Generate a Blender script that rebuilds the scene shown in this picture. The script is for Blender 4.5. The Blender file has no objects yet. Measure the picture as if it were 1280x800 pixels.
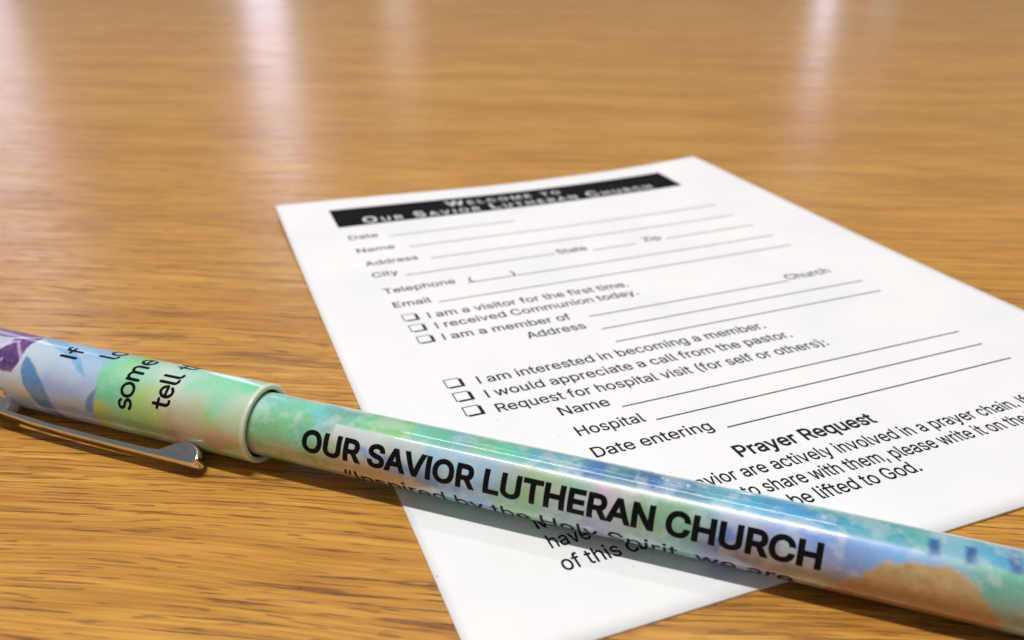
import bpy, bmesh, math, random, json
import numpy as np
from mathutils import Vector, Matrix
from mathutils.geometry import delaunay_2d_cdt

S = 0.001                      # everything below is measured in millimetres
scene = bpy.context.scene
COL = scene.collection

# ------------------------------------------------------------------ camera
F_PX = 1093.886
cam_data = bpy.data.cameras.new("camera")
cam_data.sensor_width = 36.0
cam_data.lens = F_PX / 1280.0 * 36.0
cam_data.clip_start = 0.002
cam_data.clip_end = 50.0
cam = bpy.data.objects.new("camera", cam_data)
COL.objects.link(cam)
CAMX = Vector((0.9999606, -0.0038725, -0.0079845)); CAMY = -Vector((-0.008874, -0.4363646, -0.8997262)); CAMZ = -Vector((0.0, 0.8997616, -0.4363818))
cam.matrix_world = Matrix((
    (CAMX.x, CAMY.x, CAMZ.x, 0.0),
    (CAMX.y, CAMY.y, CAMZ.y, 0.0),
    (CAMX.z, CAMY.z, CAMZ.z, 62.5509 * S),
    (0, 0, 0, 1)))
cam_data.dof.use_dof = True
cam_data.dof.focus_distance = 103 * S
cam_data.dof.aperture_fstop = 29.0
scene.camera = cam

# ------------------------------------------------------------------ light
scene.view_settings.view_transform = 'Standard'
scene.view_settings.look = 'None'
scene.view_settings.exposure = 0.0
scene.view_settings.gamma = 1.0

world = bpy.data.worlds.new("World")
scene.world = world
world.use_nodes = True
wn = world.node_tree.nodes; wl = world.node_tree.links
bg = wn['Background']
tc = wn.new('ShaderNodeTexCoord'); sx = wn.new('ShaderNodeSeparateXYZ')
rp = wn.new('ShaderNodeValToRGB')
wl.new(tc.outputs['Generated'], sx.inputs[0]); wl.new(sx.outputs['Z'], rp.inputs[0])
for pos, c in ((0.0, (0.86, 0.78, 0.70)), (0.25, (0.52, 0.49, 0.46)), (0.45, (0.20, 0.20, 0.21)), (0.9, (0.27, 0.28, 0.31))):
    el = rp.color_ramp.elements[0] if pos == 0.0 else (rp.color_ramp.elements[1] if pos == 0.9 else rp.color_ramp.elements.new(pos))
    el.position = pos; el.color = (*c, 1)
wl.new(rp.outputs[0], bg.inputs[0]); bg.inputs[1].default_value = 0.36

AX = Vector((0.93667147, -0.35006924, -0.00990345))
UPV = Vector((0.00927674, -0.00346706, 0.99995096))
SIDE = Vector((-0.35008641, -0.93671741, 0.0))
PEN0 = Vector((-38.44303, 93.832174, 4.913863))
R_BARREL, R_CAP = 3.888, 4.914

def area_lamp(name, loc, target, sx_, sy_, radiance, color, axis=None, spread=math.pi):
    """rectangular lamp; loc, target in metres; axis = direction of its long side"""
    l = bpy.data.lights.new(name, 'AREA'); l.shape = 'RECTANGLE'
    l.size = sx_; l.size_y = sy_; l.energy = radiance * math.pi * sx_ * sy_; l.color = color
    l.spread = spread
    o = bpy.data.objects.new(name, l); COL.objects.link(o)
    z = (Vector(loc) - Vector(target)).normalized()
    x = Vector(axis) if axis else Vector((0, 0, 1)).cross(z)
    x = (x - z * x.dot(z)).normalized(); y = z.cross(x)
    o.matrix_world = Matrix(((x.x, y.x, z.x, loc[0]), (x.y, y.y, z.y, loc[1]), (x.z, y.z, z.z, loc[2]), (0, 0, 0, 1)))
    return o

def ceiling_tube(name, deg, dist, along, length, width, radiance, color):
    a = math.radians(deg)
    c = PEN0 * S + (UPV * math.cos(a) + SIDE * math.sin(a)) * dist + AX * along
    t = PEN0 * S + AX * along
    return area_lamp(name, c, t, length, width, radiance, color, AX)

# fluorescent ceiling fittings and one added lamp, long side along the pen
ceiling_tube("ceiling_tube_front", 4.0, 1.6, -0.085, 0.56, 0.072, 158.0, (1.0, 0.97, 0.93))
ceiling_tube("added_highlight_fade_lamp", 4.0, 1.6, -0.54, 0.30, 0.09, 18.0, (1.0, 0.97, 0.93))  # dim extra lamp, added so the highlight on the barrel tapers off
ceiling_tube("ceiling_tube_middle", -25.0, 1.9, -0.30, 1.00, 0.10, 13.0, (1.0, 0.97, 0.95))
ceiling_tube("ceiling_tube_back", -44.0, 2.6, -0.40, 1.00, 0.10, 5.0, (0.95, 0.97, 1.0))

def window(name, az, dist, z0, z1, width, radiance, color):
    a = math.radians(az)
    c = Vector((math.sin(a) * dist, math.cos(a) * dist, (z0 + z1) / 2))
    return area_lamp(name, c, Vector((0, 0, c.z)), width, z1 - z0, radiance, color)

LAV = (0.70, 0.74, 1.0)
window("window_light_left", -30.5, 2.6, 0.02, 1.40, 0.20, 1.9, LAV)
window("window_light_middle", -14.8, 2.6, 0.02, 1.15, 0.10, 2.9, LAV)
window("window_light_inner", -6.8, 2.6, 0.02, 0.50, 0.08, 0.9, (0.95, 0.88, 0.95))
window("window_light_right", 18.9, 2.6, 0.02, 0.48, 0.035, 5.0, LAV)
window("window_light_far_right", 22.0, 2.6, 0.02, 0.30, 0.06, 0.7, LAV)

# ------------------------------------------------------------------ helpers
def link(name, me, mats=(), parent=None, smooth=True):
    o = bpy.data.objects.new(name, me); COL.objects.link(o)
    for m in mats: me.materials.append(m)
    if smooth:
        me.polygons.foreach_set('use_smooth', [True] * len(me.polygons))
    if parent: o.parent = parent
    return o

def mesh_from(name, verts, faces):
    me = bpy.data.meshes.new(name)
    me.from_pydata([tuple(v) for v in verts], [], faces); me.update()
    return me

def lin(c):
    return tuple(((x / 255) / 12.92 if x / 255 <= 0.04045 else ((x / 255 + 0.055) / 1.055) ** 2.4) for x in c[:3])

def material(name, color=(0.8, 0.8, 0.8), rough=0.5, metal=0.0, coat=0.0, coat_rough=0.03, spec=0.5):
    m = bpy.data.materials.new(name); m.use_nodes = True
    b = m.node_tree.nodes['Principled BSDF']
    b.inputs['Base Color'].default_value = (*color, 1)
    b.inputs['Roughness'].default_value = rough
    b.inputs['Metallic'].default_value = metal
    b.inputs['Coat Weight'].default_value = coat
    b.inputs['Coat Roughness'].default_value = coat_rough
    b.inputs['Specular IOR Level'].default_value = spec
    return m, m.node_tree.nodes, m.node_tree.links, b

class NT:
    """small node writer"""
    def __init__(s, m): s.n = m.node_tree.nodes; s.l = m.node_tree.links
    def node(s, t, **k):
        x = s.n.new(t)
        for a, v in k.items(): setattr(x, a, v)
        return x
    def put(s, sock, v):
        if hasattr(v, 'links'): s.l.new(v, sock)
        else: sock.default_value = v
    def noise(s, vec, scale, detail=2.0, rough=0.5, dist=0.0):
        x = s.node('ShaderNodeTexNoise'); s.l.new(vec, x.inputs['Vector'])
        x.inputs['Scale'].default_value = scale; x.inputs['Detail'].default_value = detail
        x.inputs['Roughness'].default_value = rough; x.inputs['Distortion'].default_value = dist
        return x.outputs['Fac']
    def mapping(s, vec, scale=(1, 1, 1), rot=(0, 0, 0), loc=(0, 0, 0)):
        x = s.node('ShaderNodeMapping'); s.l.new(vec, x.inputs['Vector'])
        x.inputs['Scale'].default_value = scale; x.inputs['Rotation'].default_value = rot
        x.inputs['Location'].default_value = loc
        return x.outputs[0]
    def ramp(s, fac, stops):
        x = s.node('ShaderNodeValToRGB'); s.l.new(fac, x.inputs[0]); r = x.color_ramp
        while len(r.elements) < len(stops): r.elements.new(0.5)
        for e, (p, c) in zip(r.elements, stops):
            e.position = p; e.color = (c, c, c, 1) if isinstance(c, (int, float)) else (*c, 1)
        return x.outputs[0]
    def math(s, op, a, b=0.0, clamp=False):
        x = s.node('ShaderNodeMath', operation=op, use_clamp=clamp); s.put(x.inputs[0], a); s.put(x.inputs[1], b)
        return x.outputs[0]
    def mix(s, fac, a, b, mode='MIX'):
        x = s.node('ShaderNodeMix', data_type='RGBA', blend_type=mode)
        s.put(x.inputs[0], fac)
        for k, v in ((6, a), (7, b)):
            if isinstance(v, tuple): v = (*v[:3], 1)
            s.put(x.inputs[k], v)
        return x.outputs[2]
    def bump(s, h, strength, dist=0.0001):
        x = s.node('ShaderNodeBump'); s.l.new(h, x.inputs['Height'])
        x.inputs['Strength'].default_value = strength; x.inputs['Distance'].default_value = dist
        return x.outputs[0]

# ------------------------------------------------------------------ materials
WOOD_A = lin((226, 172, 82)); WOOD_B = lin((202, 144, 60)); WOOD_C = lin((154, 98, 42)); WOOD_D = lin((92, 46, 24))
WOOD_E = lin((140, 84, 38))
def wood_material():
    m, n, l, b = material("golden_oak", rough=0.3)
    t = NT(m)
    tcd = n.new('ShaderNodeTexCoord')
    P = t.mapping(tcd.outputs['Object'], scale=(1000, 1000, 1000), rot=(0, 0, math.radians(6.8)))   # millimetres, x along the grain
    # slow wander of the grain
    wob = t.noise(t.mapping(P, scale=(0.012, 0.03, 0.03)), 1.0, 2.0)
    comb = n.new('ShaderNodeCombineXYZ'); l.new(t.math('MULTIPLY', t.math('SUBTRACT', wob, 0.5), 9.0), comb.inputs[1])
    add = n.new('ShaderNodeVectorMath'); add.operation = 'ADD'; l.new(P, add.inputs[0]); l.new(comb.outputs[0], add.inputs[1])
    Q = add.outputs[0]
    broad = t.noise(t.mapping(Q, scale=(0.010, 0.055, 0.1)), 1.0, 3.0, 0.55)
    streak = t.noise(t.mapping(Q, scale=(0.030, 0.55, 0.5), loc=(5, 3, 0)), 1.0, 4.0, 0.6)
    fine = t.noise(t.mapping(Q, scale=(0.055, 2.6, 2.0), loc=(1, 9, 0)), 1.0, 3.0, 0.6)
    base = t.mix(t.ramp(broad, [(0.30, 0.0), (0.72, 1.0)]), WOOD_A, WOOD_B)
    base = t.mix(t.math('MULTIPLY', t.ramp(streak, [(0.42, 0.0), (0.66, 1.0)]), 0.50), base, WOOD_C)
    base = t.mix(t.math('MULTIPLY', t.ramp(fine, [(0.44, 0.0), (0.62, 1.0)]), 0.50), base, WOOD_C)
    # long thin figure lines that run for several centimetres
    line = t.noise(t.mapping(Q, scale=(0.022, 1.9, 1.0), loc=(17, 31, 0)), 1.0, 3.0, 0.62)
    band = t.ramp(t.noise(t.mapping(Q, scale=(0.008, 0.045, 0.1), loc=(3, 8, 0)), 1.0, 2.0), [(0.38, 0.15), (0.62, 1.0)])
    lm = t.math('MULTIPLY', t.ramp(line, [(0.53, 0.0), (0.60, 1.0)]), band)
    base = t.mix(t.math('MULTIPLY', lm, 0.42), base, WOOD_E)
    # open pores: short dark dashes, denser in some bands than in others
    dash1 = t.noise(t.mapping(Q, scale=(0.050, 1.45, 1.0), loc=(40, 11, 0)), 1.0, 2.0, 0.55)
    dash2 = t.noise(t.mapping(Q, scale=(0.17, 1.7, 1.0), loc=(3, 71, 0)), 1.0, 1.0, 0.5)
    zone = t.noise(t.mapping(Q, scale=(0.012, 0.07, 0.1), loc=(7, 2, 0)), 1.0, 2.0)
    off = t.math('MULTIPLY', t.math('SUBTRACT', zone, 0.5), 0.28)
    e1 = t.ramp(t.math('ADD', dash1, off), [(0.585, 0.0), (0.625, 1.0)])
    e2 = t.ramp(t.math('ADD', dash2, off), [(0.61, 0.0), (0.66, 1.0)])
    rag = t.ramp(t.noise(t.mapping(P, scale=(0.5, 5.0, 1.0)), 1.0, 3.0, 0.7), [(0.30, 0.35), (0.60, 1.0)])
    # the veneer's figure is coarse at the near left of the board and calm towards its far right
    sep = n.new('ShaderNodeSeparateXYZ'); l.new(tcd.outputs['Object'], sep.inputs[0])
    calm = t.math('ADD', t.math('MULTIPLY', sep.outputs['Y'], 3.2), t.math('MULTIPLY', sep.outputs['X'], 1.1))
    calm = t.ramp(t.math('ADD', calm, t.math('MULTIPLY', t.math('SUBTRACT', zone, 0.5), 0.9)), [(0.30, 1.0), (0.80, 0.28)])
    pores = t.math('MULTIPLY', calm, t.math('MAXIMUM', e1, t.math('MULTIPLY', e2, 0.75))); pores = t.math('MULTIPLY', pores, rag)
    col = t.mix(t.math('MULTIPLY', pores, 0.85), base, WOOD_D)
    l.new(col, b.inputs['Base Color'])
    rr = t.ramp(t.noise(t.mapping(P, scale=(0.05, 0.3, 0.3)), 1.0, 3.0), [(0.3, 0.25), (0.7, 0.33)])
    l.new(t.math('ADD', rr, t.math('MULTIPLY', pores, 0.2)), b.inputs['Roughness'])
    h = t.math('ADD', t.math('MULTIPLY', fine, 0.35), t.math('MULTIPLY', pores, -0.8))
    mott = t.noise(t.mapping(P, scale=(0.35, 0.6, 0.5)), 1.0, 2.0)
    h = t.math('ADD', h, t.math('MULTIPLY', mott, 0.08))
    l.new(t.bump(h, 0.35, 0.00008), b.inputs['Normal'])
    b.inputs['Specular IOR Level'].default_value = 0.42
    return m


def paper_material():
    m, n, l, b = material("white_card", lin((243, 243, 244)), rough=0.62, spec=0.35)
    t = NT(m); tcd = n.new('ShaderNodeTexCoord')
    P = t.mapping(tcd.outputs['Object'], scale=(1000, 1000, 1000))
    f = t.noise(P, 6.0, 3.0, 0.6); g = t.noise(P, 0.05, 2.0)
    sp = t.ramp(t.noise(P, 2.3, 0.0), [(0.0, 0.0), (0.865, 0.0), (0.88, 1.0)])
    c = t.mix(t.ramp(g, [(0.3, 0.0), (0.7, 1.0)]), lin((245, 245, 247)), lin((238, 239, 241)))
    c = t.mix(t.math('MULTIPLY', sp, 0.35), c, lin((120, 120, 125)))
    l.new(c, b.inputs['Base Color'])
    l.new(t.bump(t.math('ADD', f, t.math('MULTIPLY', g, 3.0)), 0.12, 0.00005), b.inputs['Normal'])
    return m

def ink_material(name, c, rough=0.45, spec=0.2):
    m, n, l, b = material(name, lin(c), rough=rough, spec=spec)
    t = NT(m); tcd = n.new('ShaderNodeTexCoord')
    P = t.mapping(tcd.outputs['Object'], scale=(1000, 1000, 1000))
    f = t.noise(P, 7.0, 3.0, 0.7)
    l.new(t.mix(t.ramp(f, [(0.48, 0.0), (0.78, 1.0)]), lin(c), lin(tuple(min(255, x + 34) for x in c))), b.inputs['Base Color'])
    return m

def art_material(name):
    """printed watercolour film under clear lacquer: colours come from the printed art attribute"""
    m, n, l, b = material(name, rough=0.32, coat=1.0, coat_rough=0.035, spec=0.5)
    t = NT(m)
    a = n.new('ShaderNodeAttribute'); a.attribute_name = 'print'
    tcd = n.new('ShaderNodeTexCoord'); P = t.mapping(tcd.outputs['Object'], scale=(1000, 1000, 1000))
    g = t.noise(P, 1.3, 4.0, 0.65)
    c = t.mix(t.math('MULTIPLY', t.ramp(g, [(0.35, 0.0), (0.7, 1.0)]), 0.10), a.outputs['Color'], (0.88, 0.92, 0.94))
    l.new(c, b.inputs['Base Color'])
    b.inputs['Coat IOR'].default_value = 1.5
    l.new(t.bump(t.noise(P, 2.5, 2.0), 0.03, 0.00003), b.inputs['Coat Normal'])
    return m

def chrome_material():
    m, n, l, b = material("chromed_steel", (0.90, 0.88, 0.86), rough=0.10, metal=1.0)
    t = NT(m); tcd = n.new('ShaderNodeTexCoord'); P = t.mapping(tcd.outputs['Object'], scale=(1000, 1000, 1000))
    l.new(t.ramp(t.noise(P, 1.2, 4.0, 0.7), [(0.3, 0.07), (0.7, 0.17)]), b.inputs['Roughness'])
    return m

M_WOOD = wood_material(); M_PAPER = paper_material()
M_INK = ink_material("black_print", (17, 17, 26)); M_BAR = ink_material("black_header_print", (12, 13, 13), rough=0.8, spec=0.1)
M_WHITE = ink_material("reversed_white_print", (225, 226, 228))
M_PEN_INK = ink_material("gloss_black_print", (10, 10, 12), rough=0.35, spec=0.12)
M_BARREL = art_material("barrel_watercolour_print"); M_CAP = art_material("cap_watercolour_print")
M_CREAM, _, _, _ = material("cream_plastic", lin((218, 230, 208)), rough=0.35, coat=0.3)
M_DARK, _, _, _ = material("dark_bore_plastic", lin((70, 78, 74)), rough=0.6)
M_CHROME = chrome_material()

# ------------------------------------------------------------------ the table
def build_table():
    x0, x1, y0, y1, th, r = -1.10, 1.15, -0.30, 1.20, 0.028, 0.006
    bm = bmesh.new()
    bmesh.ops.create_cube(bm, size=1.0)
    for v in bm.verts:
        v.co = Vector(((x0 + x1) / 2 + v.co.x * (x1 - x0), (y0 + y1) / 2 + v.co.y * (y1 - y0), -th / 2 + v.co.z * th))
    bmesh.ops.bevel(bm, geom=list(bm.edges), offset=r, segments=4, affect='EDGES', profile=0.5)
    me = bpy.data.meshes.new("table"); bm.to_mesh(me); bm.free()
    o = link("table", me, [M_WOOD], smooth=False)
    o['label'] = "golden oak tabletop with dark grain dashes, glossy, under the card and the pen"
    o['category'] = "table"
    return o
build_table()

# ------------------------------------------------------------------ the card
CW, CH, V_TOP, TH = 108.0, 139.7, 5.0, 0.24
G0 = Vector((-53.6376, 188.6882, 0)); EU = Vector((100.9986, 38.2528, 0)) / 108.0; EV = Vector((50.2279, -132.6166, 0)) / 139.7
_lu = [0, 12, 28, 42, 55, 68, 80, 94, 108]; _lz = [1.65, 1.35, .8, .3, 0, .05, .2, .65, 1.55]
def lift(u, v):
    a = float(np.interp(u, _lu, _lz))
    z = 0.30 + a * math.exp(-(max(v, 0) / 26.0) ** 1.3)
    z += 0.9 * math.exp(-((u - 108) / 30) ** 2 - ((v - 140) / 40) ** 2)
    z += 0.10 * math.sin(u / 17.0 + 0.6) * math.sin(v / 23.0)
    return max(z, 0.24)
def smooth_interp():
    global _lu, _lz
    us = np.linspace(0, 108, 109); z = np.interp(us, _lu, _lz)
    k = np.exp(-np.linspace(-2, 2, 21) ** 2); k /= k.sum()
    zp = np.pad(z, 10, mode='reflect', reflect_type='odd'); z = np.convolve(zp, k, 'valid')
    _lu, _lz = us, z
smooth_interp()
def card(u, v, up=0.0):
    u2 = u - 2.6 * (u / 108.0) ** 6 * math.exp(-max(v, 0) / 20.0)      # the curled corner draws in
    p = G0 + EU * u2 + EV * v
    return Vector((p.x, p.y, lift(u, v) + up)) * S

card_root = bpy.data.objects.new("visitor_card", None); COL.objects.link(card_root)
card_root.empty_display_size = 0.02
card_root.matrix_world = Matrix.Translation(card(54, 72) - Vector((0, 0, card(54, 72).z)))
CARD_INV = card_root.matrix_world.inverted()
card_root['label'] = "white printed visitor card with form lines and tick boxes, lying under the pen"
card_root['category'] = "card"

def card_obj(name, verts, faces, mat, parent=None, smooth=True):
    """verts in world metres"""
    par = parent or card_root
    inv = CARD_INV
    me = mesh_from(name, [inv @ Vector(v) for v in verts], faces)
    o = link(name, me, [mat], par, smooth)
    return o

def build_sheet():
    us = np.linspace(0, CW, 73); vs = np.concatenate([np.linspace(V_TOP, 40, 26), np.linspace(40, CH, 41)[1:]])
    nu, nv = len(us), len(vs); V = []; Fc = []
    for k, dz in enumerate((0.0, -TH)):
        for v in vs:
            for u in us: V.append(card(u, v, dz))
    N = nu * nv; idx = lambda k, j, i: k * N + j * nu + i
    for j in range(nv - 1):
        for i in range(nu - 1):
            Fc.append((idx(0, j, i), idx(0, j + 1, i), idx(0, j + 1, i + 1), idx(0, j, i + 1)))
            Fc.append((idx(1, j, i), idx(1, j, i + 1), idx(1, j + 1, i + 1), idx(1, j + 1, i)))
    for j in range(nv - 1):
        for i, f in ((0, 0), (nu - 1, 1)):
            q = (idx(0, j, i), idx(1, j, i), idx(1, j + 1, i), idx(0, j + 1, i)); Fc.append(q if f == 0 else q[::-1])
    for i in range(nu - 1):
        for j, f in ((0, 1), (nv - 1, 0)):
            q = (idx(0, j, i), idx(1, j, i), idx(1, j, i + 1), idx(0, j, i + 1)); Fc.append(q if f == 0 else q[::-1])
    o = card_obj("sheet", V, Fc, M_PAPER)
    me = o.data; sh = [True] * len(me.polygons)
    for k, p in enumerate(me.polygons):
        if abs(p.normal.z) < 0.5: sh[k] = False
    me.polygons.foreach_set('use_smooth', sh)
    return o
build_sheet()

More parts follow.
